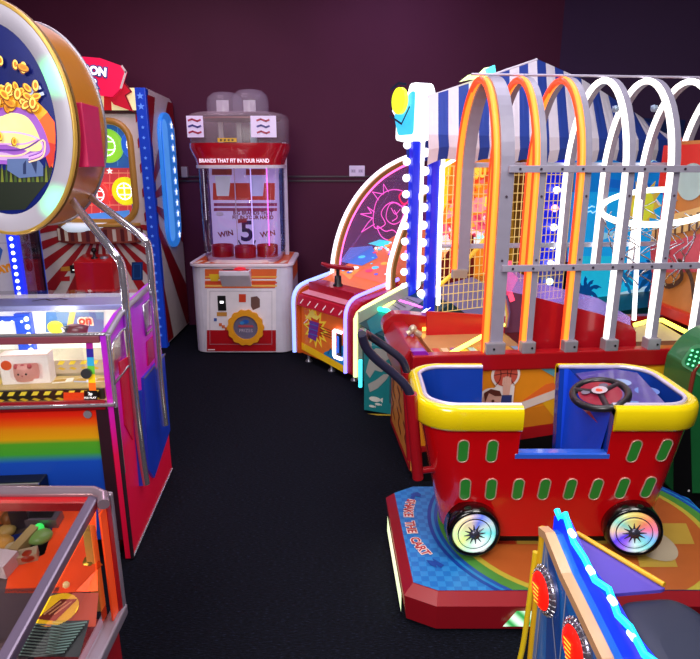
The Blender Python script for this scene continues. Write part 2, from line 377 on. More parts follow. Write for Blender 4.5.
# backboard inside tower with printing
bp = fr.front(.38); mb = MB(); LAV = M('#d0c4f0', .5, emit=.3); PK = M('#8e1444', .4); DK = M('#3a2058', .4)
mb.box(-tw+.045, tw-.045, .38, .41, z0+.03, z1, LAV)
mb.pp(bp, [(213, 183), (275, 183), (275, 200), (213, 200)], M('#c8442c', .5, emit=.2), .004)
for x, m in ((215, '#dde6ea'), (249, '#c9d2f4')): mb.pp(bp, [(x, 176), (x+16, 176), (x+14, 196), (x+2, 196)], M(m, .4, emit=.25), .006)
for x in (212, 246): mb.pp(bp, [(x, 169), (x+20, 169), (x+20, 175), (x, 175)], M('#b45a50', .5, emit=.1), .006)
for y, m in ((203, RD), (208, RD)): mb.pp(bp, [(214, y), (277, y), (277, y+3), (214, y+3)], M('#a8386a', .4), .005)
for y, t, x in ((213, 'BIG BRANDS THAT', 253), (217.5, 'FIT IN YOUR HAND', 253)): mb.textpx(bp, t, x, y, 3.8, PK, off=.005, sx=.92, bold=.0016)
mb.pl(bp, ellpts(*bp.uv(220, 214), .035, .02), M('#e8e4f4', .4), .005)
mb.textpx(bp, '5', 247, 232, 21, DK, off=.006, bold=.006); mb.textpx(bp, 'WIN', 226, 234, 5.5, PK, off=.006, rot=10, bold=.002); mb.textpx(bp, 'WIN', 268, 234, 5.5, PK, off=.006, rot=10, bold=.002)
mb.ln(bp, [Vector(p) for p in ellpts(*bp.uv(247, 239), .075, .07, 20, 190, 350)], .012, DK, .006)
mb.pl(bp, ellpts(*bp.uv(247, 248), .1, .008), M('#b0303a', .4), .005); mb.pp(bp, [(238, 219), (247, 218), (247, 222), (238, 223)], M('#b0303a', .4), .007)
mb.build('back_print', T)
mb = MB()
for px, m in ((268, glow('#ff6af0', 1.6)), (252, glow('#cdb8ff', 1.2)), (236, M('#b9a4c0', .2, emit=.3))):
    u = fr.front(.3).uv(px, 210)[0]; mb.box(u-.004, u+.004, .3, .306, z0+.04, z1, m)
for k in range(30): mb.ball((-tw+.04, .2, z1-.02-k*.014), .004, glow('#ffffff', 1.0), 6)
mb.build('light_strip', T)
# collar and upper hopper
mb = MB(); mb.loft([(z1-.005, 0, cy, tw+.02, .335), (z1+.02, 0, cy, tw+.02, .335)], WH, 56, 3.2); mb.build('tower_cap', T)
mb = MB(); mb.loft([(z1+.02, 0, cy, tw+.01, .33), (z1+.06, 0, cy, tw+.02, .335), (z1+.15, 0, cy, tw+.06, .36), (z1+.19, 0, cy, tw+.06, .36)], M('#a50c1e', .25, coat=.5, emit=.12), 56, 3.2)
fp = Plane(fr, (0, cy-.337, 0), (1, 0, 0), (0, 0, 1)); mb.text(fp, 'BRANDS THAT FIT IN YOUR HAND', 0, z1+.052, .043, M('#ffd9ec', .4, emit=.7), .02, sx=.82, bold=.001); mb.build('collar', T)
zc = z1+.19
mb = MB(); cl = tint('#cbbfc8', .22); mb.loft([(zc, 0, cy, tw+.055, .36), (zc+.2, 0, cy, tw+.055, .36), (zc+.225, 0, cy, tw+.045, .35), (zc+.24, 0, cy, tw-.01, .31)], cl, 56, 3.2)
mb.loft([(zc+.19, 0, cy, tw-.02, .3), (zc+.2, 0, cy, tw-.02, .3)], M('#8d4a4c', .4), 40, 3)
mb.build('hopper', T)
mb = MB(); hp = Plane(fr, (0, cy-.362, 0), (1, 0, 0), (0, 0, 1))
for u0, u1 in ((-tw-.01, -tw+.12), (tw-.2, tw+.0)):
    mb = MB()
    mb.pl(hp, [(u0, zc+.04), (u1, zc+.04), (u1, zc+.2), (u0, zc+.2)], M('#d9c9ee', .4, emit=.2), .006)
    uc = (u0+u1)/2
    for k, cc in enumerate(('#b01a4a', '#3c2f8c', '#b01a4a')): mb.ln(hp, [(uc-.05, zc+.165-k*.045), (uc-.02, zc+.175-k*.045), (uc+.02, zc+.16-k*.045), (uc+.045, zc+.17-k*.045)], .014, M(cc, .4), .009)
    mb.build('hopper_label', T)
mb = MB()
mb.pl(hp, [(-.12, zc+.005), (.03, zc+.005), (.03, zc+.035), (-.12, zc+.035)], M('#dba81c', .4), .006)
for k in range(4): mb.pl(hp, [(-.1+k*.03, zc+.014), (-.085+k*.03, zc+.014), (-.085+k*.03, zc+.026), (-.1+k*.03, zc+.026)], BLACK, .008)
mb.build('yellow_sticker', T); mb = MB()
mb.box(-.16, -.12, .2, .24, zc, zc+.17, M('#b9b2be', .3)); mb.box(.1, .15, .2, .24, zc, zc+.17, M('#8fb6d8', .3)); mb.box(-.02, .02, .25, .29, zc, zc+.17, M('#a39aa8', .3))
mb.build('inner_pillar', T)
for u, h in ((-.12, .17), (.1, .185)):
    mb = MB(); z = zc+.24; mb.lathe([(.15, z), (.15, z+h*.5), (.14, z+h*.75), (.1, z+h*.95), (.05, z+h), (.001, z+h+.003)], (u, cy-.05*(u > 0), 0), tint('#b8b0c4', .25), 28)
    mb.box(u-.05, u+.05, cy-.1, cy-.095, z+.01, z+.1, M('#c8c0d0', .5)); mb.build('dome_lid', T)
mb = MB(); mb.box(tw-.02, tw+.015, .52, .56, z0, zc+.02, M('#d9d4e2', .4), .004); mb.build('side_post', T)
# ================================================================ rainbow coin pusher
a = P(133, 559, z=0); b = P(172, 470, z=0)
rot = math.atan2(-(b.x-a.x), b.y-a.y)
fr = Fr((a.x, a.y, 0), rot); L = (Vector(b)-Vector(a)).length
T = thing('coin_pusher', fr, 'rainbow fronted coin pusher with magenta sides and a large oval picture sign on chrome tubes', 'arcade machine')
XW = -1.7; rs = fr.right(0); fq = fr.front(0)
side_m = ramp('magenta_to_red_panel', 'Z', [(0, '#b80a28'), (.48, '#c01040'), (.68, '#b818a0'), (1, '#9c22c0')], .3, emit=.35)
side_pts = [rs.uv(*p) for p in [(97.5, 344), (121, 313), (150, 286), (163, 282), (172, 470), (133, 558)]]
side_pts[-1] = (0, 0.004); side_pts[-2] = (L, 0.004); zt = side_pts[0]; side_pts[0] = (0.0, zt[1]); side_pts[3] = (L, rs.uv(150, 286)[1])
hole1 = [rs.uv(*p) for p in [(110, 352), (112, 342), (121, 330), (127, 327), (128, 355), (127, 366), (113, 384)]]
hole2 = [rs.uv(*p) for p in [(142, 306), (150, 298), (154, 298), (155, 325), (145, 335)]]
mb = MB(); t = MB(); t.prism(side_pts, -.03, 0, 'x', side_m, holes=[hole1, hole2]); mb.add(t.v, t.f, side_m)
sp = mb.build('side_panel', T)
for h in (hole1, hole2): mb = MB(); mb.slab(rs, h, -.012, -.008, glass('#ffffff', .2, .05)); mb.build('window', sp)
zb0 = fq.uv(60, 408)[1]
mb = MB()
for h in (hole1, hole2): mb.tube([rs.pt(u, w, .004) for u, w in h], .006, CHROME, 8, closed=True)
mb.tube([rs.pt(u, w, .0) for u, w in side_pts[:3]], .012, STEEL, 8)
mb.tube([rs.pt(0, .4, 0), rs.pt(0, zt[1], 0)], .009, CHROME, 8); mb.tube([rs.pt(-.004, .01, 0), rs.pt(-.004, zb0, 0)], .008, M('#2c1a24', .4), 8)
mb.tube([rs.pt(0, .008, 0), rs.pt(L, .008, 0)], .006, CHROME, 8)
mb.build('trim', sp)
mb = MB(); BP = M('#1636b0', .3, emit=.15)
mb.slab(rs, [(141, 378), (162, 354), (168, 430), (152, 478), (146, 470)], 0, .012, BP, px=True); mb.build('blue_panel', sp); mb = MB()
mb.slab(rs, [(131, 392), (137, 390), (143, 484), (139, 486)], 0, .02, BP, px=True)
mb.ln(rs, [(141, 378), (162, 354)], .01, STEEL, .016, px=True)
mb.build('blue_panel', sp)
mb = MB()
mb.slab(rs, [(118, 362), (128, 356), (132, 392), (132, 440), (124, 425)], 0, .006, M('#c41038', .25, emit=.15), px=True); mb.build('raised_panel', sp); mb = MB()
mb.slab(rs, [(146, 342), (158, 330), (160, 350), (147, 366)], 0, .006, M('#c01468', .25, emit=.08), px=True)
mb.build('raised_panel', sp)
# base with rainbow front
zb = fq.uv(60, 408)[1]
mb = MB(); rb = ramp('rainbow_band', 'Z', [(0, '#1440a8'), (.30, '#1549b4'), (.41, '#3f9a2e'), (.55, '#4f9a26'), (.61, '#d79a10'), (.73, '#d88412'), (.80, '#e0560e'), (.90, '#dc2410'), (1, '#d01a0c')], .3, emit=.1, lo=.36, hi=zb)
mb.box(XW, -.035, 0, L, .1, zb, rb); mb.box(XW+.03, -.06, .03, L-.03, 0, .1, BLACK)
mb.build('base_cabinet', T)
mb = MB(); mb.box(XW, -.036, -.012, .004, zb-.008, zb+.03, DRED, .004); mb.box(XW, -.0, -.022, -.004, zb+.008, zb+.02, CHROME, .004)
mb.box(-.075, -.03, -.008, .01, .1, zb, M('#2c1420', .4)); mb.build('front_trim', T)
mb = MB(); k = fq.px(88, 414); mb.lathe([(.016, -.006), (.016, 0), (.001, .0)], (k.x, -.0, k.z), STEEL, 14, 'y'); mb.build('lock', T)
k0, k1 = fq.uv(0, 475), fq.uv(50, 490)
mb = MB(); X1 = k1[0]; mb.prism([(-.09, k0[1]-.06), (-.07, k0[1]), (0, k0[1]), (0, k0[1]-.1), (-.06, k0[1]-.1)], XW+.5, X1, 'x', BLACK, .006)
mb.tube([(XW+.5, -.08, k0[1]), (X1, -.08, k0[1])], .005, CHROME, 6); mb.build('coin_tray', T)
# display case: bed, light, glass
z1 = zt[1]; inner = M('#e8e0c8', .4, emit=.25)
mb = MB(); mb.box(XW+.02, -.04, .02, L-.02, zb+.0, zb+.02, M('#d9c27a', .4, emit=.15)); mb.box(XW+.02, -.04, .40, .42, zb, .98, M('#f4f2e8', .3, emit=.55))
mb.box(XW+.02, -.05, .2, .4, zb+.02, zb+.12, M('#c9bfa0', .4))
mb.box(XW+.02, -.05, .046, .188, zb+.02, zb+.064, M('#c8b070', .35, emit=.1)); mb.build('playfield', T)
for (y, z, nm) in ((.03, zb+.05, 0), (.19, zb+.12, 1)):
    mb = MB(); mb.box(XW+.02, -.05, y, y+.012, z-.045, z+.012, M('#2b2416', .5) if not nm else M('#d8c9b4', .5))
    qp = Plane(fr, (0, y, z), (1, 0, 0), (0, 0, 1))
    for i in range(34): u = -.1-i*.045; mb.pl(qp, [(u, -.006), (u+.022, -.006), (u+.034, .01), (u+.012, .01)], M('#f0d840', .4, emit=.35), .003)
    for i in range(34): u = -.1-i*.045; mb.pl(qp, [(u, -.022), (u+.02, -.03), (u+.034, -.024), (u+.012, -.016)], M('#d8b62a', .4, emit=.2), .003)
    mb.build('coin_shelf', T)
mb = MB(); ic = fr.front(.012); chips = ['#a0178c', '#2a1f8c', '#2f9fd0', '#5fb83a', '#f0c81a', '#f06a18']
ty, by = 340, 391
for i, c in enumerate(chips):
    y0 = ty+(by-ty)*i/6; y1 = ty+(by-ty)*(i+1)/6; xo = (y0-340)*.07
    mb.pp(ic, [(86+xo, y0), (93+xo, y0), (93.5+xo, y1), (86.5+xo, y1)], M(c, .4, emit=.4), .004)
mb.pp(ic, [(64, 392), (87, 392), (87, 403), (64, 403)], M('#f0481a', .4, emit=.3), .005)
mb.pp(ic, [(84.5, 390), (98, 390), (98, 400), (84.5, 400)], BLACK, .006)
mb.textpx(ic, '2p', 91, 393, 3.0, M('#ffffff', .4, emit=.5), off=.009, bold=.0006); mb.textpx(ic, 'PER PLAY', 91, 397, 2.0, M('#ffffff', .4, emit=.5), off=.009, bold=.0003)
c = ic.px(88, 372); mb.lathe([(.02, -.01), (.02, 0), (.012, 0), (.001, -.003)], (c.x, .0, c.z), M('#55585e', .3, .6), 14, 'y')
mb.build('side_strip', T)
mb = MB(); mb.box(XW, -.032, -.005, .022, z1-.03, z1+.0, M('#8c4654', .3, coat=.3), .004); mb.tube([(XW, 0, z1+.004), (-.01, 0, z1+.004)], .007, CHROME, 8); mb.build('top_rail', T)
G1 = glass('#ffffff', .1, .03)
mb = MB(); mb.box(XW, -.1, .0, .004, zb+.03, z1-.03, G1); mb.build('front_glass', T)
# lid glass slopes to the aluminium bar
zr = fr.l(P(60, 308, y=a.y+.34)).z; yb0 = .36; yb1 = .52
mb = MB(); mb.add([(XW, .01, z1), (-.03, .01, z1), (-.03, yb0, zr), (XW, yb0, zr)], [(0, 1, 2, 3)], G1)
mb.add([(XW, yb1, zr), (-.03, yb1, zr), (-.03, L-.01, zr-.0), (XW, L-.01, zr-.0)], [(0, 1, 2, 3)], G1); mb.build('lid_glass', T)
mb = MB(); mb.box(XW, .0, yb0, yb1, zr-.012, zr+.012, M('#8a90c8', .28, .3), .003)
tp = fr.top(zr+.0121); c = tp.uv(51, 300); mb.ln(tp, [(c[0]-.07, c[1]-.02), (c[0]-.03, c[1]+.02), (c[0], c[1]-.01), (c[0]+.03, c[1]+.02), (c[0]+.07, c[1]+.0)], .012, BLACK, .001)
mb.build('top_bar', T)
# things inside the upper case
mb = MB(); bk = fr.front(.395)
mb.tube([(XW, .36, z1-.02), (-.45, .36, z1-.02)], .012, M('#2d53d8', .3, emit=.5), 8)
for i in range(30): mb.ball((-.47-i*.04, .345, z1-.03), .006, glow('#dfe8ff', 2.2), 6)
c = bk.px(27, 322); mb.box(c.x-.035, c.x+.03, .36, .39, zb+.1, z1, M('#2d53d8', .3, emit=.5))
for i in range(5): mb.ball((c.x+.02, .35, z1-.02-i*.035), .011, glow('#dfe8ff', 2.2), 6)
mb.build('light_strip', T)
mb = MB()
mb.pp(bk, [(46, 312), (104, 312), (104, 332), (46, 332)], M('#4f7fb8', .4, emit=.3), .003); mb.pp(bk, [(70, 312), (76, 312), (72, 332), (66, 332)], M('#f0c85a', .4, emit=.4), .004)
mb.textpx(bk, 'on', 86, 320, 9, M('#ffe9d0', .4, emit=.5), off=.008, bold=.008); mb.textpx(bk, 'on', 86, 320, 9, M('#f04a2a', .4, emit=.5), off=.012, bold=.002)
mb.pl(bk, ellpts(*bk.uv(56, 327), .035, .03), M('#f0dc3a', .4, emit=.4), .006)
mb.pp(bk, [(0, 311), (22, 311), (22, 332), (0, 332)], M('#ffffff', .4, emit=.6), .003)
mb.build('back_print', T)
mb = MB(); c = fr.l(P(76, 326, y=a.y+.2)); mb.loft([(c.z-.03, c.x, .2, .045, .03), (c.z, c.x, .2, .055, .035), (c.z+.008, c.x, .2, .03, .02)], M('#5c5c62', .3, .5), 20, 2); mb.build('pusher_light', T)
for lx in (-.35, -1.0):
    w_l = fr.M @ Vector((lx, .2, z1-.02)); plight(w_l, 1.8, (1, .97, .88), .03)  # unseen point lights added to brighten the case interior
# second station glass box behind
mb = MB(); mb.box(XW, -.035, L-.02, L, zb, zr-.02, M('#c9c6dc', .3, emit=.2)); mb.box(XW, -.04, yb1+.02, L-.02, zb+.02, zb+.04, M('#d9c27a', .4, emit=.2))
mb.build('rear_panel', T)
# toy box lying in the pusher
c = fr.l(P(29, 381, y=a.y+.1)); tf = Fr(fr.M @ Vector((c.x, .125, zb+.0655)), rot+R(4))
tx = c.x
X = thing('toy_box', tf, 'small white window box with a pink face toy lying in the coin pusher', 'toy box')
mb = MB(); bw, bh, bd = .09, .12, .045; PW = M('#f4ece8', .35, emit=.25)
mb.prism([(-bw, 0), (bw, 0), (bw, bh), (-bw, bh)], -bd*.5, -bd*.5+.004, 'y', PW, holes=[rrect(-bw+.035, bw-.022, .018, bh-.035, .015, 3)])
mb.box(-bw, bw, -bd*.5, bd, bh-.004, bh, M('#f0c8c0', .4, emit=.25)); mb.box(-bw, -bw+.003, -bd*.5, bd, 0, bh, PW); mb.box(bw-.003, bw, -bd*.5, bd, 0, bh, PW); mb.box(-bw, bw, bd-.003, bd, 0, bh, PW); mb.box(-bw, bw, -bd*.5, bd, 0, .003, PW)
fq2 = Plane(tf, (0, -bd*.5, 0), (1, 0, 0), (0, 0, 1)); mb.pl(fq2, ellpts(-bw+.025, bh-.04, .02, .02), M('#e0582a', .4, emit=.2)); mb.build('carton', X)
mb = MB(); mb.lathe([(.042, .012), (.046, .03), (.046, .06), (.04, .078), (.001, .08)], (-.005, .005, .0), M('#d99a90', .5, emit=.15), 20)
for dx in (-.02, .008): mb.ball((dx, -.038, .045), .0045, BLACK, 6)
for dx in (-.03, -.005, .02): mb.ball((dx, -.026, .073), .01, M('#c2545a', .5), 6)
mb.ball((-.006, -.04, .038), .0035, M('#c2545a', .5), 6); mb.build('toy', X)
# tickets / cards on the bed
for i, (px, py, ang, cc) in enumerate([(58, 384, 10, '#f4f0e0'), (3, 393, -6, '#e8d060'), (70, 388, -8, '#c8d0e8'), (81, 390, 4, '#f0e4c0')]):
    w = fr.M @ Vector((tx+[.134, -.138, .22, .303][i], .125, zb+.0655)); kf = Fr(w, rot+R(ang)); mb = MB(); mb.box(-.037, .037, -.022, .022, 0, .003, M(cc, .4, emit=.2)); mb.box(-.035, .01, -.015, .015, .003, .004, M('#c9a23a', .4))
    o = mb.build('prize_card', None, w, rot+R(ang)); tag(o, ['white prize card lying just right of the toy box', 'yellow card just left of the toy box on the pusher bed', 'bluish card between the white and the cream cards on the pusher bed', 'cream card at the right end beside the colour chips'][i], 'card', 'prize cards in the coin pusher')
# chrome tubes carrying the sign
sy = 2.72
def tubepath(px, yy): return smooth([fr.l(P(x, y, y=Y)) for (x, y), Y in zip(px, yy)], 5)
tA = tubepath([(83, 150), (84, 180), (89, 195), (118, 218), (143, 238), (149, 250), (152, 285), (156, 330), (160, 380), (165, 425)], [sy+.1, sy+.1, sy+.06, sy, sy-.03, sy-.03, sy-.05, sy-.06, sy-.06, sy-.06])
tB = tubepath([(66, 185), (72, 200), (94, 228), (113, 252), (121, 264), (124, 285), (127, 320), (133, 380), (141, 450), (146, 484)], [sy-.1, sy-.15, sy-.25, sy-.33, sy-.33, sy-.34, sy-.35, sy-.36, sy-.36, sy-.36])
for t_ in (tA, tB): mb = MB(); mb.tube(t_, .0165, M('#d0ccdc', .13, .85, 0, .02), 12); mb.build('chrome_tube', T)
# oval sign
c = fr.l(P(-3, 121, y=2.42)); S = Fr(fr.loc, fr.rot); ry = .42; rx = .277
GO = M('#c07a12', .35, coat=.3); y0 = c.y
mb = MB(); mb.prism(ellpts(c.x, c.z, rx+.005, ry, 64), y0+.03, y0+.38, 'y', GO, sm=True); mb.tube([(x, y0+.38, z) for x, z in ellpts(c.x, c.z, rx+.006, ry+.002, 64)], .008, STEEL, 6, closed=True); so = mb.build('sign_body', T)
mb = MB(); mb.tube([(x, y0+.01, z) for x, z in ellpts(c.x, c.z, rx+.004, ry+.004, 64)], .011, M('#c8a048', .3, .3), 10, closed=True)
mb.tube([(x, y0+.03, z) for x, z in ellpts(c.x, c.z, rx+.012, ry+.012, 64)], .006, M('#6d4a14', .4), 8, closed=True); mb.build('sign_rim', T)
# diffuser ring with two green lamps glowing through
m = bpy.data.materials.new('ring_diffuser'); m.use_nodes = True; nt = m.node_tree; bs = nt.nodes['Principled BSDF']; bs.inputs['Base Color'].default_value = lin('#b9b4c4'); bs.inputs['Roughness'].default_value = .35
tc = nt.nodes.new('ShaderNodeTexCoord'); acc = None
fpn = fr.front(y0)
for px_, py_ in ((54, 77), (57, 203)):
    q = fpn.px(px_, py_); vm = nt.nodes.new('ShaderNodeVectorMath'); vm.operation = 'DISTANCE'; vm.inputs[1].default_value = q; nt.links.new(tc.outputs['Object'], vm.inputs[0])
    mr = nt.nodes.new('ShaderNodeMapRange'); mr.inputs[1].default_value = .02; mr.inputs[2].default_value = .10; mr.inputs[3].default_value = 1; mr.inputs[4].default_value = 0; mr.interpolation_type = 'SMOOTHERSTEP'; nt.links.new(vm.outputs['Value'], mr.inputs[0])
    if acc is None: acc = mr.outputs[0]
    else: ad = nt.nodes.new('ShaderNodeMath'); ad.operation = 'ADD'; nt.links.new(acc, ad.inputs[0]); nt.links.new(mr.outputs[0], ad.inputs[1]); acc = ad.outputs[0]
mu = nt.nodes.new('ShaderNodeMath'); mu.operation = 'MULTIPLY'; mu.inputs[1].default_value = 1.3; nt.links.new(acc, mu.inputs[0]); nt.links.new(mu.outputs[0], bs.inputs['Emission Strength']); bs.inputs['Emission Color'].default_value = (.05, 1, .35, 1)
N = 64; o_ = ellpts(c.x, c.z, rx, ry, N); i_ = ellpts(c.x, c.z, rx-.062, ry-.068, N)
mb = MB(); vs = [(x, y0+.0, z) for x, z in o_]+[(x, y0-.006, z) for x, z in ellpts(c.x, c.z, rx-.03, ry-.034, N)]+[(x, y0+.008, z) for x, z in i_]
mb.add(vs, [(k+j*N, (k+1) % N+j*N, (k+1) % N+(j+1)*N, k+(j+1)*N) for j in (0, 1) for k in range(N)], m, True); mb.build('light_ring', T)
dm = M('#0e1c6a', .25, emit=.28, noise=.2, scale=5); dp = Plane(fr, (0, y0+.01, 0), (1, 0, 0), (0, 0, 1))
mb = MB(); mb.pl(dp, i_, dm, 0)
irx, irz = rx-.064, ry-.07
def clip(pts): 
    o = []
    for u, w_ in pts:
        d = math.hypot((u-c.x)/irx, (w_-c.z)/irz); 
        if d > .985: u, w_ = c.x+(u-c.x)*.985/d, c.z+(w_-c.z)*.985/d
        o.append((u, w_))
    return o
def dpx(pts, mat, off): mb.pl(dp, clip([dp.uv(*p) for p in pts]), mat, off)
e = .75
dpx([(-20, 190), (-20, 172), (0, 168), (10, 172), (25, 166), (40, 172), (62, 165), (60, 190), (30, 225), (0, 225)], M('#141f12', .4, emit=.2), .002)
for k in range(16): x = -12+k*4.4; dpx([(x, 182), (x+1, 160+(k*7) % 9), (x+3, 182)], M('#6f7a24' if k % 2 else '#39521c', .4, emit=.3), .003)
dpx([(x, y) for x, y in [(26, 108), (36, 106), (46, 110), (55, 122), (60, 135), (60, 150), (58, 172), (48, 160), (36, 125)]], M('#f0581a', .35, emit=e), .003)
dpx([(40, 140), (58, 145), (59, 165), (50, 168)], M('#b4281a', .35, emit=e), .0035)
dpx([(-20, 92), (-8, 86), (10, 88), (22, 92), (36, 100), (48, 112), (40, 120), (-20, 122)], M('#e8941c', .35, emit=.8, noise=.25, scale=30), .0032)
bag = [tuple(q) for q in smooth([(-20, 112, 0), (0, 108, 0), (15, 107, 0), (32, 112, 0), (42, 125, 0), (48, 140, 0), (50, 152, 0), (40, 160, 0), (20, 166, 0), (0, 164, 0), (-20, 170, 0)], 4)]
dpx([(q[0], q[1]) for q in bag], M('#8a4fae', .35, emit=e), .004)
bag2 = smooth([(-20, 116, 0), (0, 117, 0), (12, 113, 0), (26, 116, 0), (35, 126, 0), (41, 140, 0), (42, 150, 0), (30, 151, 0), (12, 146, 0), (0, 143, 0), (-20, 140, 0)], 4)
dpx([(q[0], q[1]) for q in bag2], M('#f0d890', .35, emit=.7, noise=.2, scale=12), .0078)
bag3 = smooth([(-20, 158, 0), (0, 152, 0), (20, 156, 0), (36, 152, 0), (44, 155, 0), (30, 162, 0), (0, 160, 0), (-20, 166, 0)], 3)
dpx([(q[0], q[1]) for q in bag3], M('#c9a2d8', .35, emit=.4), .006)
dpx([(8, 170), (8, 159), (38, 158), (44, 166), (44, 176), (20, 178)], M('#5a6fa0', .3, emit=.3), .007)
dpx([(24, 164), (27, 160), (27, 174), (24, 174)], M('#2b3a6a', .3), .008); dpx([(31, 160), (37, 174), (38, 160)], M('#2b3a6a', .3), .008)
for k in range(7):
    q_ = smooth([(-20, 124+k*5, 0), (5, 120+k*6, 0), (25, 124+k*5, 0), (38+k, 140, 0), (44, 150+k, 0), (30, 156+k, 0)], 4); cc = ['#b078d0', '#6a3498', '#d8a8e0', '#7a44a8', '#c890d0', '#5a2a88', '#e8c8a0'][k]
    if k != 3: mb.ln(dp, clip([dp.uv(p[0], p[1]) for p in q_]), .006, M(cc, .35, emit=.6), .0075+k*.0002)
for k in range(60):
    x, y = -14+random.random()*52, 86+random.random()*24
    if k > 48: x, y = random.choice([(44, 98), (50, 103), (18, 66), (26, 69), (3, 62), (6, 72), (8, 80), (14, 86), (17, 142), (26, 132), (2, 136), (46, 122), (0, 95), (20, 95), (35, 104)])
    rr = .014+.006*random.random(); u, w_ = dp.uv(x, y); an = random.random()*180
    mb.pl(dp, clip(ellpts(u, w_, rr*1.25, rr*.75, 14, rot=an)), M('#8a4a0e', .3, emit=.3), .009+k*.0003); mb.pl(dp, clip(ellpts(u+.002, w_+.002, rr*1.1, rr*.62, 14, rot=an)), M(random.choice(['#f2b83a', '#d98a1e', '#f5cf60']), .3, emit=e), .0092+k*.0003); mb.pl(dp, clip(ellpts(u+.002, w_+.002, rr*.65, rr*.35, 12, rot=an)), M('#b8701a', .3, emit=e), .0094+k*.0003)
for (x0, y0_, x1, y1_) in ((30, 92, 42, 88), (33, 98, 45, 94), (28, 104, 36, 88)): mb.ln(dp, [(x0, y0_), (x1, y1_)], .012, M('#b8c4e0', .3, emit=.3), .018, px=True)
mb.build('sign_picture', T)
mb = MB(); q0 = fr.l(P(78, 105, y=2.62)); q1 = fr.l(P(98, 167, y=2.62)); q2 = fr.l(P(92, 105, y=2.62))
mb.box(c.x+rx-.04, c.x+rx+.022, y0+.07, y0+.27, q1.z, q0.z-.0, M('#b81450', .35, emit=.12), .004); mb.build('sign_bracket', T)

# ================================================================ near glass topped machine at lower left
zT, zM = .842, .50
cr_ = P(112, 493, z=zT); fr = Fr((cr_.x, cr_.y, 0), 0)
T = thing('glass_top_cabinet', fr, 'red and orange glass topped prize cabinet nearest the camera at lower left', 'arcade machine')
rs = fr.right(0); XW = -1.0; YF = -.9
zf = fr.l(P(8, 659, x=cr_.x-.03)).z; slope = (zT-zf)/(cr_.y-P(8, 659, x=cr_.x-.03).y)
def zz(y): return zT+slope*y
FR = M('#a094a4', .3, .4); ORG_GLOW = M('#f0501a', .35, emit=.6)  # orange emits to stand in for warm light inside the cabinet
mb = MB(); mb.box(XW, -.02, YF, -.01, .03, zM-.01, M('#b01420', .35, coat=.4)); mb.box(XW, -.03, YF+.03, -.03, 0, .03, BLACK); mb.build('base_cabinet', T)
mb = MB(); mb.box(-.03, 0, -.03, 0, zM, zT, M('#b01018', .3, coat=.4, emit=.08), .014); mb.box(-.016, .003, -.016, .003, zM, zT+.004, FR, .006); mb.build('corner_post', T)
mb = MB()
mb.prism([(0, zT+.006), (YF, zz(YF)+.006), (YF, zz(YF)-.018), (0, zT-.018)], -.05, -.024, 'x', M('#6a5c74', .3, .3), .005)
mb.build('lid_rail', T)
mb = MB(); mb.tube([(XW, -.005, zT+.006), (-.04, -.005, zT+.006), (-.012, -.02, zT+.004), (0, -.05, zT)], .014, M('#a08a98', .25, .6), 10)
mb.box(XW, -.03, -.03, -.004, zT-.03, zT, M('#b01018', .3, coat=.4)); mb.build('back_rail', T)
mb = MB(); mb.prism([(0, zM+.03), (YF, zM-.0), (YF, zM-.03), (0, zM-.0)], -.03, .006, 'x', FR, .005); mb.build('lower_rail', T)
mb = MB(); mb.prism([(0, zM+.03), (-.06, zM+.03), (-.06, zT-.02), (0, zT-.02)], -.01, -.006, 'x', M('#f04a1a', .3, emit=.3)); mb.build('side_pillar', T)
mb = MB(); mb.add([(XW, -.03, zz(-.03)), (-.05, -.03, zz(-.03)), (-.05, YF, zz(YF)), (XW, YF, zz(YF))], [(0, 1, 2, 3)], glass('#f0e6ea', .10, .05)); mb.build('lid_glass', T)
mb = MB(); mb.add([(-.02, -.06, zM+.03), (-.02, YF, zM), (-.02, YF, zz(YF)-.02), (-.02, -.06, zT-.02)], [(0, 1, 2, 3)], glass('#fff0e8', .08, .05)); mb.build('side_glass', T)
# playfield seen through the glass: decided on a plane .12 under the lid
def tp(off):
    return Plane(fr, (0, 0, zT-off), (1, 0, 0), (0, 1, slope))
b = tp(.14); mb = MB()
mb.slab(b, [(XW+.01, -.035), (-.075, -.035), (-.075, YF+.02), (XW+.01, YF+.02)], -.02, 0, M('#6a5a5e', .35, .3))
mb.pp(b, [(60, 505), (96, 502), (98, 592), (60, 594), (5, 594), (10, 570), (45, 555)], ORG_GLOW, .003)
mb.pp(b, [(0, 507), (88, 503), (86, 512), (0, 513)], M('#d8782a', .35, emit=.35), .004)
mb.pp(b, [(0, 512), (8, 505), (45, 505), (40, 512), (20, 514)], M('#f2dc5a', .35, emit=.5), .006)
mb.pp(b, [(0, 516), (42, 516), (40, 530), (0, 540)], M('#4a4038', .3), .005)
mb.pp(b, [(62, 594), (99, 594), (96, 628), (50, 628), (52, 600)], M('#8a2a14', .4, emit=.25), .004)
mb.pp(b, [(0, 590), (60, 588), (40, 640), (-10, 640)], M('#5a5058', .4), .003)
mb.build('playfield', T)
mb = MB(); u, w_ = b.uv(57, 612)
mb.pl(b, ellpts(u, w_, .046, .042, 30), M('#f2cc1a', .35, emit=.35), .008); mb.pl(b, [(u-.03, w_-.025), (u+.0, w_+.025), (u+.036, w_+.025), (u+.012, w_-.03)], M('#7a2a14', .4), .010)
for k in range(3): mb.ln(b, [(u-.018+k*.011, w_-.015), (u+.004+k*.011, w_+.016)], .004, M('#d8a070', .4), .012)
mb.build('yellow_badge', T)
mb = MB()
for k in range(11):
    p0, p1 = b.uv(36-k*2.2, 628+k*3), b.uv(88-k*2.2, 626+k*3); mb.tube([b.pt(*p0, .012), b.pt((p0[0]+p1[0])/2, (p0[1]+p1[1])/2-.01, .016), b.pt(*p1, .012)], .0018, M('#56706c', .4), 6)
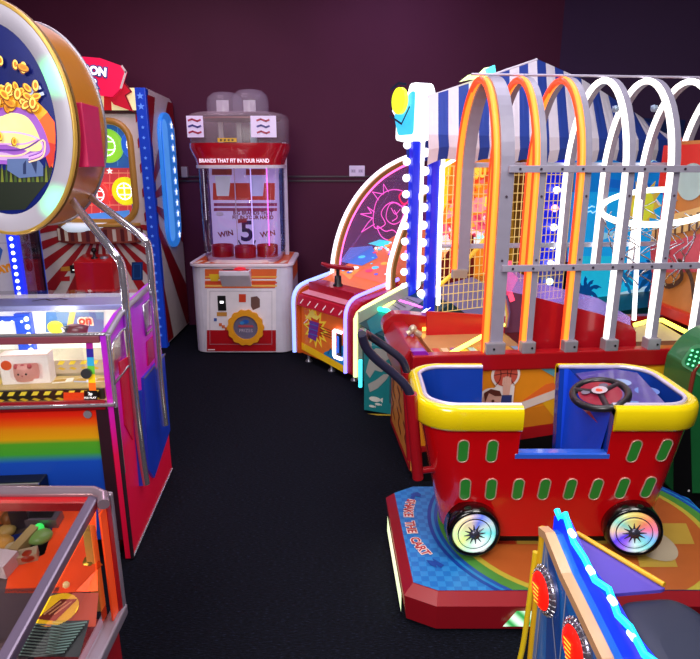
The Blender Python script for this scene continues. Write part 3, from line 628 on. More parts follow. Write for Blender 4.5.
u0g, w0g = b.uv(60, 640); mb.pp(b, [(30, 624), (90, 622), (80, 659), (10, 659)], M('#15181c', .4), .006); mb.build('speaker_grille', T)
def gad(px, py, sx, sy, h, mat, nm, ang=0):
    u, w_ = b.uv(px, py); mb = MB(); cc, ss = math.cos(R(ang)), math.sin(R(ang))
    mb.slab(b, [(u+x*cc-y*ss, w_+x*ss+y*cc) for x, y in ((-sx, -sy), (sx, -sy), (sx, sy), (-sx, sy))], .004, h, mat); return mb
GM = M('#a9a39c', .3, .4); 
mb = gad(40, 524, .055, .018, .03, M('#8d8694', .25, .6), '', 0); mb.slab(b, rrect(b.uv(40, 524)[0]-.04, b.uv(40, 524)[0]+.04, b.uv(40, 524)[1]-.01, b.uv(40, 524)[1]+.01, .004, 2), .03, .032, BLACK); mb.build('clamp', T)
mb = gad(24, 522, .02, .03, .06, M('#3a3440', .3, .3), '', 20); c = b.px(22, 520, .06); mb.ball(c, .018, M('#2a2630', .25), 10); mb.ball(b.px(12, 527, .03), .02, M('#8a5a2a', .3), 10); mb.build('gear_motor', T)
mb = gad(27, 546, .012, .04, .03, M('#c9b87a', .3), '', -12); mb.build('lever', T)
mb = gad(16, 563, .05, .014, .025, M('#c8c09a', .3), '', 20); mb.build('rail_piece', T)
mb = gad(3, 570, .03, .025, .04, M('#e8e4ea', .3), '', -10); mb.build('white_block', T)
mb = MB(); mb.ball(b.px(41, 534, .02), .012, glow('#3aff6a', 1.6), 10); mb.ball(b.px(41, 540, .012), .03, M('#7fae5a', .3, emit=.25), 12, (1, 1, .5)); mb.build('green_lamp', T)
mb = MB()
for k, (x, y, r, cc) in enumerate([(3, 520, .03, '#c8602a'), (8, 535, .022, '#b8a05a'), (2, 548, .03, '#d8a84a'), (30, 560, .02, '#a83a1a'), (50, 506, .016, '#f0e060'), (14, 552, .018, '#d0c8a0')]):
    mb.ball(b.px(x, y, .015), r, M(cc, .3, emit=.15), 10, (1, 1, .6))
mb.build('game_piece', T)
mb = MB(); u, w_ = b.uv(67, 588); mb.ball(b.pt(u, w_, .01), .008, M('#ffe0a0', .2, emit=.5), 8); c = fr.l(P(94, 565, x=cr_.x-.04)); mb.lathe([(.02, -.02), (.022, 0), (.008, .012), (.001, .02)], (c.x-.0, c.y, c.z), M('#d8b840', .25, .7), 14, 'x')
mb.box(-.05, -.03, c.y-.012, c.y+.012, zM+.06, zT-.06, M('#e8c860', .3, .2, emit=.15)); mb.build('brass_latch', T)
plight((fr.loc.x-.35, fr.loc.y-.25, zT-.09), 1.6, (1, .8, .6), .03)  # unseen warm point light added to brighten the playfield
mb = MB(); rs2 = fr.right(-.16); mb.box(-.18, -.17, YF+.05, -.04, zM, zT-.2, ORG_GLOW); mb.build('inner_wall', T)
# ================================================================ balloon game, back left
a = P(168, 347, z=0); b = P(187, 326, z=0)
fr = Fr((a.x, a.y, 0), 0)
T = thing('balloon_game', fr, 'red and white sunburst balloon game with blue starred posts behind the coin pusher', 'arcade machine')
q = fr.front(0); XL_ = q.uv(35, 260)[0]; D = .74; H = q.uv(137, 88)[1]
WP = M('#d8cdc8', .4); RP = M('#a8141c', .4); BP = M('#1540c0', .3, emit=.2)
hp0, hp1 = q.uv(52, 115), q.uv(131, 226)
hx0, hx1 = q.uv(58, 180)[0], q.uv(134, 180)[0]; hz1, hz0 = q.uv(100, 121)[1], q.uv(100, 222)[1]
hole = rrect(hx0, hx1, hz0, hz1, .16, 6)
zh = q.uv(120, 111)[1]
mb = MB(); t = MB(); t.prism([(XL_, .03), (-.05, .03), (-.05, zh), (XL_, zh)], 0, .3, 'y', WP, holes=[hole[::-1]]); mb.add(t.v, t.f, WP)
mb.box(XL_, -.02, .3, D, .03, H-.02, WP); mb.box(XL_+.03, -.05, .03, D-.03, 0, .03, BLACK)
mb.build('cabinet', T)
# sunburst printed on the front, split around the window
mb = MB(); cen = q.uv(100, 215)
def clipw(u0, u1, w0, w1): sunburst(mb, q, (u0, u1, w0, w1), (min(max(cen[0], u0+.001), u1-.001), min(max(cen[1], w0+.001), w1-.001)), 26, RP, .003, .06)
clipw(XL_+.08, -.06, .04, hz0-.0)
for k in range(5):
    z = hz0+.0+k*.2; mb.pl(q, [(hx1+.06, z), (-.055, z+.06), (-.055, z+.14), (hx1+.06, z+.07)], RP, .003); mb.pl(q, [(hx0-.06, z), (XL_+.05, z+.06), (XL_+.05, z+.14), (hx0-.06, z+.07)], RP, .003)
mb.build('sunburst_print', T)
mb = MB(); mb.tube([(x, -.005, z) for x, z in hole], .028, M('#a87a32', .35, emit=.1), 8, closed=True)
mb.build('window_frame', T)
# lit interior with balloons
ip = fr.front(.26); mb = MB(); BB = M('#2f5fb0', .5, emit=.5); mb.box(hx0-.05, hx1+.05, .27, .29, hz0-.05, hz1+.05, BB)
R1 = M('#c43a44', .5, emit=.55)
mb.pp(ip, [(52, 168), (132, 168), (132, 240), (52, 240)], R1, .004)
for x in range(56, 132, 9): mb.ln(ip, [(x, 170), (x, 238)], .006, M('#e87a70', .5, emit=.5), .006, px=True)
for y in (173, 183, 195, 205): mb.ln(ip, [(52, y), (132, y)], .006, M('#e89a80', .5, emit=.5), .006, px=True)
for x in range(70, 132, 12): mb.ln(ip, [(x, 118), (x, 166)], .005, M('#5a8ae0', .5, emit=.6), .005, px=True)
LN = M('#ffffff', .4, emit=.9)
for x, y in ((76, 171), (110, 171), (101, 215), (132, 214), (76, 212)): mb.star(ip, *ip.uv(x, y), .03, LN, .008)
mb.build('back_print', T)
def balloon(px, py, r, cc, lab):
    c = ip.px(px, py); mb = MB(); mb.prism(ellpts(c.x, c.z, r, r*1.05, 28), .2, .25, 'y', M(cc, .3, emit=.75), .012, sm=True)
    bp = fr.front(.2); lw = .01
    mb.ln(bp, ellpts(c.x, c.z, r*.55, r*.6, 20), lw, LN, .003, True)
    for d in (-.25, .25): mb.ln(bp, [(c.x-r*.5, c.z+r*d), (c.x+r*.5, c.z+r*d)], lw, LN, .004)
    mb.ln(bp, [(c.x, c.z-r*.6), (c.x, c.z+r*.6)], lw, LN, .004); mb.build('balloon_target', T)
for args in ((109, 146, .135, '#8fd83a', ''), (137, 145, .12, '#2f66d8', ''), (100, 194, .105, '#d83a3a', ''), (127, 191, .115, '#e8e01c', ''), (72, 150, .12, '#2f66d8', ''), (72, 196, .11, '#e8e01c', '')): balloon(*args)
# stage below the window
c = q.px(100, 228); mb = MB(); r = (hx1-hx0)/2
pts = [(c.x-r*1.1, 0)]+[(c.x+r*1.1*math.cos(R(t)), r*.42*math.sin(R(t))) for t in range(180, 361, 12)]+[(c.x+r*1.1, 0)]
mb.prism([(x, y) for x, y in pts], hz0-.17, hz0-.03, 'z', M('#8a3a2c', .45), .008)
mb.prism([(x, y*1.1) for x, y in pts], hz0-.03, hz0-.005, 'z', M('#b88a3a', .4), .006)
for k in range(15):
    t = R(188+k*12.2); x, y = c.x+r*1.1*math.cos(t), r*.42*math.sin(t); mb.box(x-.014, x+.014, y-.006, y+.004, hz0-.15, hz0-.05, M('#d8c8b8' if k % 2 else '#5a1a1a', .4))
mb.build('stage', T)
mb = MB(); mb.pp(ip, [(86, 214), (130, 210), (130, 232), (86, 232)], M('#4a8ae0', .4, emit=.6), .01); mb.build('blue_tray', T)
mb = MB(); c = fr.l(P(78, 226, y=fr.loc.y-.1)); mb.loft([(c.z-.05, c.x, -.05, .12, .08), (c.z-.01, c.x+.05, -.08, .2, .1), (c.z+.02, c.x+.05, -.05, .17, .1)], M('#d8e6f4', .3, emit=.5), 20, 2); mb.build('light_cover', T)
# control box, joystick, coin door bits
b0, b1 = q.uv(83, 255), q.uv(123, 283); mb = MB(); RB = M('#b80c12', .35, coat=.4, emit=.08)
mb.prism([(-.2, b0[1]-.03), (0, b0[1]+.01), (0, .55), (-.2, .55)], b0[0], b1[0], 'x', RB, .008); cb = mb.build('control_box', T)
mb = MB(); jx = b0[0]+.14; mb.lathe([(.03, 0), (.03, .012), (.012, .018), (.009, .06), (.001, .06)], (jx, -.1, b0[1]-.018), BLACK, 12); mb.ball((jx, -.1, b0[1]+.055), .022, BLACK, 12); mb.build('joystick', cb)
mb = MB(); mb.lathe([(.035, 0), (.035, .015), (.001, .022)], (b1[0]-.1, -.1, b0[1]-.015), M('#8c8a92', .3, .5), 14); mb.build('push_button', cb)
mb = MB(); u, w_ = q.uv(75, 269); mb.box(u-.035, u+.035, -.02, 0, w_-.035, w_+.035, BLACK, .005); mb.box(u-.012, u+.01, -.024, -.02, w_-.01, w_, glow('#d0e0d8', 1)); mb.build('coin_slot', T)
mb = MB(); mb.pp(q, [(61, 267), (71, 266), (71, 271), (61, 271)], M('#c98a2a', .4), .005); mb.pp(q, [(61, 277), (70, 276), (70, 281), (60, 281)], M('#b8141c', .4), .005); mb.build('label_plate', T); mb = MB()
mb.pp(q, [(132, 262), (143, 262), (143, 280), (132, 280)], M('#123a78', .3), .006); mb.ln(q, [(134, 264), (141, 264), (141, 278), (134, 278)], .006, M('#2a62b0', .3), .008, True, px=True); mb.build('blue_plate', T)
# posts with stars
for nm, p0, p1 in (('l', XL_-.01, XL_+.075), ('r', -.085, .0)):
    mb = MB(); mb.box(p0, p1, -.03, .05, .0, H, BP, .004); fp = fr.front(-.03)
    for k in range(26): mb.star(fp, (p0+p1)/2, .12+k*.08, .016 if k < 24 else .03, M('#5f90f0', .4, emit=.4), .003)
    mb.build('star_post', T)
# header: striped light box and ribbon banner
mb = MB(); mb.box(XL_+.07, -.085, -.01, .28, zh, H, M('#e8e2a8', .4, emit=.55))
for x in (58, 80, 92, 104): mb.pp(fr.front(-.01), [(x, 95), (x+7, 95), (x+8, 111), (x+0, 111)], M('#d0161c', .4, emit=.3), .003)
mb.box(XL_+.07, -.085, -.02, .02, zh-.02, zh+.004, M('#3a1414', .4)); mb.build('header_box', T)
PKR = M('#e0144a', .35, emit=.5); bn = Plane(fr, (0, -.08, 0), (1, 0, 0), (0, 0, 1)); mb = MB()
mb.slab(bn, [(20, 70), (45, 60), (75, 56), (100, 58), (122, 66), (126, 72), (121, 88), (112, 97), (95, 95), (70, 94), (40, 100)], -.03, 0, PKR, px=True)
mb.slab(bn, [(104, 93), (121, 80), (130, 91), (124, 95), (131, 111), (112, 104)], -.06, -.032, M('#c00c2c', .35, emit=.35), px=True)
mb.ln(bn, [(104, 93), (121, 80), (130, 91), (124, 95), (131, 111)], .008, M('#6a0a1c', .4), -.03, px=True)
WT = M('#ffffff', .4, emit=.8)
for t_, x, y, h, rt in (('OON', 94, 71, 8.5, -9), ('ER', 92, 83, 8, -9)):
    mb.textpx(bn, t_, x, y, h, M('#3a4a9a', .4), off=.006, rot=rt, bold=.014); mb.textpx(bn, t_, x, y, h, WT, off=.009, rot=rt, bold=.005); mb.textpx(bn, t_, x, y, h, PKR, off=.012, rot=rt, bold=-.004)
mb.ln(bn, [(122, 66), (126, 72), (121, 88)], .016, WP, .004, px=True)
mb.build('ribbon_banner', T)
# right side: diagonal stripes and starred blue capsule light
rp = fr.right(0); mb = MB(); mb.slab(rp, [(0, .03), (D, .03), (D, H-.06), (D-.1, H-.02), (0, H)], -.02, 0, WP)
def rect_clip(pts):
    def cl(ps, f, g):
        o = []
        for i in range(len(ps)):
            A, B = ps[i-1], ps[i]; fa, fb = f(A), f(B)
            if (fa >= 0) != (fb >= 0): t = fa/(fa-fb); o.append((A[0]+(B[0]-A[0])*t, A[1]+(B[1]-A[1])*t))
            if fb >= 0: o.append(B)
        return o
    for f in (lambda p: p[0]-.005, lambda p: D-.01-p[0], lambda p: p[1]-.04, lambda p: H-.05-p[1]):
        if pts: pts = cl(pts, f, 0)
    return pts
cx, cz = -.2, 1.3
for k in range(12):
    a0 = k*30+4; a1 = a0+13; far = 4
    pts = rect_clip([(cx, cz), (cx+far*math.cos(R(a0)), cz+far*math.sin(R(a0))), (cx+far*math.cos(R(a1)), cz+far*math.sin(R(a1)))])
    if len(pts) > 2: mb.pl(rp, pts, M('#8f1018', .4), .003)
mb.build('side_panel', T)
u0, w0 = rp.uv(153, 178); u1, w1 = rp.uv(177, 178); wt, wb = rp.uv(157, 111)[1], rp.uv(172, 247)[1]
mb = MB(); uc = .40; hw = .21; t = MB(); t.prism(rrect(uc-hw, uc+hw, wb, wt, .2, 7), .0, .035, 'x', M('#2a7ad8', .3, emit=.6), .01); mb.add(t.v, t.f, M('#2a7ad8', .3, emit=.6))
cp = fr.right(.035)
mb.pl(cp, rrect(uc-hw+.03, uc-.02, wb+.06, wt-.06, .08, 5), M('#4f9af0', .3, emit=.7), .002)
for k in range(11): mb.star(cp, uc+.11, wb+.1+k*(wt-wb-.2)/10, .04, M('#f0f8ff', .3, emit=1.4), .004)
mb.build('side_light', T)

# ================================================================ white claw machine at the far left edge
c = P(22, 262, y=4.4); fr = Fr((c.x, 4.4, 0), 0)
T = thing('plush_machine', fr, 'white cabinet with a blue light post and plush toys at the far left edge', 'arcade machine')
mb = MB(); LW = M('#c6c0d2', .4, emit=.1); mb.box(-.95, -.06, 0, .3, .03, 1.3, LW, .01); mb.box(-.06, 0, .02, .3, .03, .55, LW, .004); mb.box(-.9, -.04, .03, .27, 0, .03, BLACK); mb.build('cabinet', T)
q = fr.front(0); mb = MB(); mb.textpx(q, 'AY!', 5, 269, 7, M('#d8861c', .4, emit=.2), off=.004, rot=12, bold=.006)
mb.pp(q, [(-6, 240), (3, 250), (0, 262), (-8, 266)], M('#2f5aa8', .4, emit=.2), .003); mb.ln(q, [(-20, 243), (11, 243)], .004, M('#a8a0b4', .4), .003, px=True); mb.build('front_sticker', T)
mb = MB(); mb.box(-.075, -.0, -.03, .02, .3, 1.4, M('#1a2fe0', .3, emit=.9), .006)
for k in range(17): mb.ball((-.037, -.033, .5+k*.052), .014, glow('#e8f0ff', 3), 8)
mb.build('light_post', T)
mb = MB(); mb.box(-.012, 0, .03, .3, .55, 1.3, glass('#f0f0ff', .1)); mb.box(-.06, 0, .27, .3, .55, 1.3, M('#141422', .4)); mb.build('side_window', T)
PL = []
for k, (px, py, r, cc, lab) in enumerate([(26, 237, .05, '#4a2030', 'dark plush ball at the top of the heap in the left edge window'), (30, 252, .055, '#b8405a', 'pink plush in the left edge window'), (28, 266, .06, '#8a1c3c', 'dark red plush below the pink one in the left edge window'), (26, 280, .055, '#d8d0dc', 'white plush low in the left edge window')]):
    w = P(px, py, y=4.56); w.x = c.x-.035; mb = MB(); mb.ball((0, 0, 0), r*.6, M(cc, .9, bump=.4, scale=60), 14, (.5, 1, 1.2)); mb.ball((0, -.02, r*.8), r*.38, M(cc, .9), 12, (.6, 1, 1)); mb.ball((0, -.05, r*1.05), r*.13, M(cc, .9), 8); mb.ball((0, .02, r*1.1), r*.13, M(cc, .9), 8)
    o = mb.build('plush_toy', None, w); tag(o, lab, 'plush toy', 'plush toys in the left edge machine')
# ================================================================ red and orange quarter-dome game (G)
def rounded(pts, r=.05, n=5):
    o = []; N = len(pts)
    for i in range(N):
        a, b, c = Vector(pts[i-1]), Vector(pts[i]), Vector(pts[(i+1) % N]); rr = r[i] if isinstance(r, (list, tuple)) else r
        if rr <= 0: o.append(tuple(b)); continue
        d0, d1 = (a-b), (c-b); rr = min(rr, d0.length*.45, d1.length*.45); p0, p1 = b+d0.normalized()*rr, b+d1.normalized()*rr
        for k in range(n+1): t = k/n; o.append(tuple(p0*(1-t)**2+b*2*t*(1-t)+p1*t*t))
    return o
A = P(299, 361, z=0); B = P(350, 383, z=0)
rot = math.atan2(B.y-A.y, B.x-A.x); Wd = (B-A).length
fr = Fr((A.x, A.y, 0), rot)
T = thing('dome_game', fr, 'red and orange ticket game with neon edged quarter circle glass sides near the wall socket', 'arcade machine')
lp, rp, fq = fr.right(0.0), fr.right(Wd), fr.front(0)
NB = glow('#8fa8ff', 1.5); NP = glow('#ff9ac8', 1.4); NW = glow('#fff0ff', 1.8)
zb = .075
zl, zr_ = fq.uv(300, 285)[1], fq.uv(347, 306)[1]; zs = (zl+zr_)/2
D = 1.38
prof = rounded([(0, zb), (D, zb), (D, zs+.22), (.05, zs+.02)][::-1], [.12, 0, 0, .02])
prof = rounded([(-.02, zb), (D, zb), (D, zs+.19), (-.02, zs)], [.02, 0, 0, .13])
for x0, x1, c1 in ((-.035, .015, '#c8541c'), (Wd-.02, Wd+.075, '#b01020')):
    mb = MB(); mb.prism(prof, x0, x1, 'x', M(c1, .35, emit=.06)); 
    edge = [p for p in prof if True]
    i0 = 0; path = [(x0 if x0 < 0 else x1, p[0], p[1]) for p in prof]
    o = mb.build('side_cheek', T)
    mb = MB(); k = [p for p in prof if p[0] < .5 or p[1] > zs]; k.sort(key=lambda p: 0)
    # neon runs up the front edge and back along the top
    fr_pts = [(-.028, zb), (-.028, zs-.13)]; cor = rounded([(-.028, zb), (-.028, zs+.004), (.5, zs+.103)], [0, .13, 0])
    if x0 < 0:
        mb.tube([((x0+x1)/2-.01, p[0], p[1]+.006) for p in cor], .017, NB, 8)
    else: mb.tube([(x0-.0, p[0], p[1]+.006) for p in cor], .014, glow('#7f7cff', 2.6), 8)
    mb.build('neon_tube', o)
mb = MB(); mb.box(.015, Wd-.015, .02, D, zb, zs-.06, M('#d8641c', .35)); mb.box(.05, Wd-.05, .08, D-.05, zs-.06, zs+.05, M('#b01028', .35)); mb.build('cabinet', T)
for x in (.06, Wd*.55, Wd-.02):
    for y in (.06, D-.1):
        mb = MB(); mb.lathe([(.03, 0), (.03, .01), (.012, .025), (.01, .1), (.001, .1)], (x, y, 0), M('#8a8894', .3, .6), 12); mb.build('levelling_foot', T)
f2 = fr.front(.02); mb = MB()
def fp(pts, c, off, e=.16): mb.pp(f2, pts, M(c, .35, emit=e), off)
fp([(302, 302), (345, 318), (345, 372), (302, 347)], '#d8702a', .002)
fp([(302, 302), (345, 318), (345, 340), (302, 322)], '#e06a2c', .003)
fp([(302, 342), (345, 366), (345, 373), (302, 349)], '#e8b81c', .004)
fp([(325, 352), (345, 345), (345, 366), (324, 354)], '#1c7ab0', .005)
for k in range(5): fp([(328+k*4, 353+k*2), (331+k*4, 348+k*1.5), (332+k*4, 348.5+k*1.5), (329+k*4, 354+k*2)], '#0f4f80', .006)
u, w_ = f2.uv(316, 328); yb = []
for k in range(24): rr = (.17 if k % 2 == 0 else .1); yb.append((u+rr*math.cos(R(k*15))*1.0, w_+rr*math.sin(R(k*15))))
mb.pl(f2, yb, M('#e8c83a', .35, emit=.2), .006)
mb.pl(f2, [(u+(p[0]-u)*.72, w_+(p[1]-w_)*.72) for p in yb], M('#c8401c', .35, emit=.15), .008)
fp([(311, 320), (320, 323), (317, 341), (309, 337)], '#6a2f8c', .010)
for k in range(3): mb.ln(f2, [(310, 323+k*5), (319, 326+k*5)], .006, M('#3a6ab8', .4, emit=.2), .012, px=True)
for k in range(4): mb.ln(f2, [(321, 326+k*2.5), (334, 331+k*2.5)], .005, M('#2a1018', .4), .012, px=True)
mb.ln(f2, [(305, 323), (309, 319)], .008, M('#fff0f0', .4), .012, px=True)
fp([(314, 308), (316, 315), (322, 316), (318, 320), (312, 317), (306, 319), (310, 313)], '#f0d060', .010)
mb.build('front_sticker', T)
mb = MB(); u0, w0 = fq.uv(334, 344); mb.ln(fr.front(-.03), [(u0+.07, w0+.12), (u0, w0+.12), (u0, w0-.1), (u0+.07, w0-.1)], .02, NW, .0)
mb.tube([(u0+.09, -.01, w0+.12), (u0+.01, -.01, w0+.12), (u0+.0, -.01, w0+.11), (u0, -.01, w0-.09), (u0+.01, -.01, w0-.1), (u0+.09, -.01, w0-.1)], .013, glow('#ffe0ff', 4), 8); mb = MB()
mb.tube([(u0+.09, -.0, w0+.11), (u0+.01, -.0, w0+.11), (u0+.0, -.0, w0+.10), (u0, -.0, w0-.09), (u0+.01, -.0, w0-.1), (u0+.09, -.0, w0-.1)], .013, glow('#ffe0ff', 4), 8)
t_ = mb.build('slot_light', T); mb = MB(); mb.box(u0+.02, u0+.075, 0.005, .02, w0-.085, w0+.095, BLACK); mb.box(u0+.035, u0+.055, -.002, .005, w0-.06, w0+.07, M('#3a62c8', .3, emit=.8)); mb.build('coin_slot', T)
# deck, slanted red valance and crank
mb = MB(); mb.prism([(-.02, zs-.13), (-.0, zs-.05), (.15, zs+.0), (.5, zs+.09), (.5, zs-.06), (.02, zs-.15)], .02, Wd-.02, 'x', M('#b81430', .35, emit=.1)); dk = mb.build('deck', T)
dpl = Plane(fr, (0, -.02, zs-.13), (1, 0, 0), (0, .02, .08)); mb = MB()
for k in range(6): mb.pl(dpl, [(.06+k*.1, .02), (.09+k*.1, .06), (.1+k*.1, .055), (.07+k*.1, .015)], M('#f0d8e0', .4, emit=.2), .004)
d2 = Plane(fr, (0, .15, zs+.0), (1, 0, 0), (0, .35, .09)); mb.pl(d2, [(.04, -.14), (Wd-.04, -.14), (Wd-.04, .3), (.04, .3)], M('#d88a9c', .3, emit=.15), .003)
mb.pl(d2, [(.04, .12), (Wd-.04, .12), (Wd-.04, .3), (.04, .3)], M('#b0142c', .3, emit=.1), .005); mb.build('deck_print', dk)
c = fr.l(P(338, 291, y=(fr.M @ Vector((Wd*.45, .12, 0))).y)); cx, cyy, cz = c.x, c.y, zs+.0
mb = MB(); mb.lathe([(.05, cz-.02), (.045, cz+.03), (.035, cz+.035), (.04, cz+.06), (.028, cz+.07), (.026, cz+.13), (.001, cz+.135)], (cx, cyy, 0), BLACK, 16); cr = mb.build('crank_boot', T)
mb = MB(); mb.tube([(cx, cyy, cz+.12), (cx, cyy, cz+.2)], .014, BLACK, 8); mb.tube([(cx-.14, cyy-.05, cz+.215), (cx-.08, cyy-.03, cz+.2), (cx+.08, cyy+.02, cz+.2), (cx+.14, cyy+.04, cz+.2)], [.014, .02, .02, .014], M('#a01828', .35, coat=.3), 10); mb.build('crank_handle', cr)
# quarter dome glass sides
def arc(plane, pxs, n=6): return [plane.uv(*p) for p in pxs]
Larc = smooth([Vector((*lp.uv(*p), 0)) for p in [(332, 277), (333, 258), (338, 235), (347, 212), (361, 190), (379, 172), (399, 160), (418, 153)]], 6)
Rarc = smooth([Vector((*rp.uv(*p), 0)) for p in [(388, 289), (389, 268), (394, 248), (402, 225), (412, 205), (425, 190)]], 6)
film = tint('#c88ae0', .2, .3)
for (arcp, X, nm) in ((Larc, 0.0, 'l'), (Rarc, Wd, 'r')):
    top = arcp[-1]; x_in = X+.0
    mb = MB(); base = zs+.08
    pts = [(p[0], p[1]) for p in arcp]+[(max(arcp[-1][0], D-.05), arcp[-1][1]+.02), (max(arcp[-1][0], D-.05), base), (arcp[0][0], base)]
    mb.add([(X, p[0], p[1]) for p in pts], [tuple(range(len(pts)))], film if nm == 'l' else tint('#ff9a5a', .06, .1)); g = mb.build('side_glass', T)
    mb = MB(); mb.tube([(X-.0, p[0], p[1]) for p in arcp], .016, NW, 8); mb.build('neon_tube', g)
    mb = MB(); off = .035
    cen = Vector((1.05, base, 0)); inner = [cen+(p-cen)*(1-off/(p-cen).length) for p in arcp]; inner2 = [cen+(p-cen)*(1-off*2/(p-cen).length) for p in arcp]
    mb.tube([(X, p[0], p[1]) for p in inner], 1, M('#9a6a34', .4, emit=.1), sect=[(-.025, -.018), (.025, -.018), (.025, .018), (-.025, .018)], up=(1, 0, 0)); mb.build('arch_frame', g)
    if nm == 'l': mb = MB(); mb.tube([(X+.01, p[0], p[1]) for p in inner2], .009, glow('#ff5aa8', 3), 8); mb.build('pink_neon', g)
    if nm == 'l':
        mb = MB(); PKL = M('#e860c8', .4, emit=.9)
        def gl(pxs, closed=False, w=.009, m=PKL): mb.ln(lp, [(q.x, q.y) for q in smooth([Vector((*lp.uv(*p), 0)) for p in pxs], 5, closed)], w, m, .016, closed)
        gl([(376, 200), (386, 191), (398, 190), (408, 196), (402, 206), (392, 202), (384, 206), (380, 214), (384, 224), (374, 228), (372, 216)], True)
        gl([(388, 205), (396, 203), (402, 210), (400, 220), (392, 224), (385, 218)], True); gl([(390, 208), (394, 214), (399, 209)]); gl([(376, 226), (380, 236), (388, 240), (396, 236), (392, 230), (384, 231)], True)
        gl([(404, 212), (410, 216), (408, 224), (400, 224)], True); gl([(393, 210), (396, 217), (391, 221)])
        for t4 in ([(378, 200), (372, 192), (383, 194), (383, 184), (388, 192)], [(374, 212), (367, 207), (371, 213), (360, 214), (372, 218), (368, 222), (361, 232), (374, 224)], [(398, 236), (404, 240), (396, 242), (390, 240)]):
            mb.ln(lp, t4, .008, PKL, .007, px=True)
        gl([(398, 196), (404, 192), (408, 200), (402, 204)], True, .018, M('#e8306a', .4, emit=.7))
        mb.build('flower_line_art', g)
# inside: playfield ramp, coloured islands, back wall
mb = MB(); mb.prism([(.2, zs+.04), (D-.08, zs+.44), (D-.08, zs+.02), (.2, zs-.0)], .03, Wd-.03, 'x', M('#e87a4a', .35, emit=.3)); mb.box(.03, Wd-.03, D-.06, D-.02, zs, 1.5, M('#6a3478', .4, emit=.1))
ip = Plane(fr, (0, .2, zs+.04), (1, 0, 0), (0, 1.1, .4))
for pts, cc, e in (([(340, 262), (350, 248), (372, 246), (378, 258), (362, 266)], '#4a7ad8', .5), ([(368, 244), (380, 240), (392, 242), (384, 248)], '#3ad0e0', .9), ([(352, 276), (380, 262), (392, 268), (384, 284)], '#f0705a', .5), ([(340, 272), (360, 270), (350, 280)], '#e8a04a', .4)):
    mb.pp(ip, pts, M(cc, .3, emit=e), .004)
for k in range(40):
    x, y = 342+random.random()*50, 240+random.random()*36; r_ = .008+random.random()*.02; u_, w_2 = ip.uv(x, y)
    if .04 < u_ < Wd-.04 and .02 < w_2 < .8: mb.pl(ip, ellpts(u_, w_2, r_*1.4, r_, 10), M(random.choice(['#ffffff', '#5ad0f0', '#e84a7a', '#f0b04a', '#7a5ad8', '#3a6ae0']), .3, emit=.6), .006+k*.0002)
mb.build('playfield', T)
mb = MB()
for k in range(12): u = .08+.05*k; mb.ball(ip.pt(u, .62+.03*math.sin(k), .015), .01, glow(['#ffffff', '#ff6ab0', '#6ab0ff'][k % 3], 2.5), 6)
mb.build('bulb_row', T)

# ================================================================ teal sea game with gate posts, awning and beach backdrop
rot, Wd = R(-65), .50; fr = Fr((.048, 4.07, 0), rot)
T = thing('sea_game', fr, 'teal sea themed lane game with blue bulb posts under a striped awning', 'arcade machine')
lp, rp, fq = fr.right(0), fr.right(Wd), fr.front(0)
TE = M('#177a80', .35); GR = M('#8f9490', .4); L_ = 3.05
zr1 = rp.uv(373, 339)[1]; zl1 = lp.uv(357, 312)[1]
zdk = .62
back_r = rp.uv(430, 308); back_l = lp.uv(415, 281)
profR = [(0, .1), (L_, .1), (L_, .42), (back_r[0]+.35, .5), (back_r[0], back_r[1]), (0.0, zr1)]
profL = [(0, .1), (L_, .1), (L_, back_l[1]), (back_l[0], back_l[1]), (0.0, zl1)]
mb = MB(); mb.prism(profR, Wd-.03, Wd, 'x', M('#3f6670', .35)); rc = mb.build('side_cheek', T)
mb = MB(); mb.tube([(Wd, .0, zr1+.005), (Wd, back_r[0], back_r[1]+.005)], .009, glow('#f4f4ff', 1.6), 8); mb.build('edge_light', rc)
mb = MB(); mb.prism(profL, 0, .03, 'x', M('#9fa090', .35)); lc = mb.build('side_cheek', T)
mb = MB(); mb.tube(rounded3 if False else [(0, -.01, .12), (0, -.01, zl1-.05), (0, .01, zl1-.01), (0, .05, zl1+.02), (0, back_l[0], back_l[1]+.01)], .016, glow('#ecffa0', 1.5), 10); mb.build('neon_tube', lc)
mb = MB(); u, w_ = fq.uv(363, 365); mb.tube([(u, -.02, w_+.04), (u, -.02, w_-.16)], .014, glow('#4ae8ff', 1.5), 8); mb.build('cyan_tube', lc)
mb = MB(); mb.box(.03, Wd-.03, .03, L_, .1, .5, M('#14555c', .4)); mb.build('cabinet', T)
for x, y in ((.1, .2), (Wd-.04, .2), (.08, L_-.1), (Wd-.06, L_-.1)):
    if 1: mb = MB(); mb.lathe([(.035, 0), (.035, .012), (.012, .03), (.01, .1), (.001, .1)], (x, y, 0), M('#8a8894', .3, .6), 12); mb.build('levelling_foot', T)
zf = fq.uv(380, 342)[1]
mb = MB(); Q1, Q2 = fr.l(P(364, 410, z=.02)), fr.l(P(394, 415, z=.02)); mb.prism([(Q1.x, Q1.y), (Q2.x, Q2.y), (Wd, .09), (.0, .06)], .02, zf, 'z', M('#1c7a80', .35, emit=.05), .004); dq = (Q2-Q1); f2 = Plane(fr, (Q1.x, Q1.y, 0), (dq.x, dq.y, 0), (0, 0, 1))
for pts in ([(366, 372), (371, 352), (376, 348), (388, 350), (393, 356), (384, 362), (391, 364), (382, 372), (375, 370), (370, 378)], [(368, 384), (376, 380), (384, 374), (390, 374), (386, 380), (378, 388), (370, 392)], [(366, 344), (372, 340), (372, 346), (366, 352)]):
    mb.pp(f2, pts, M('#a3a4a0', .4), .003)
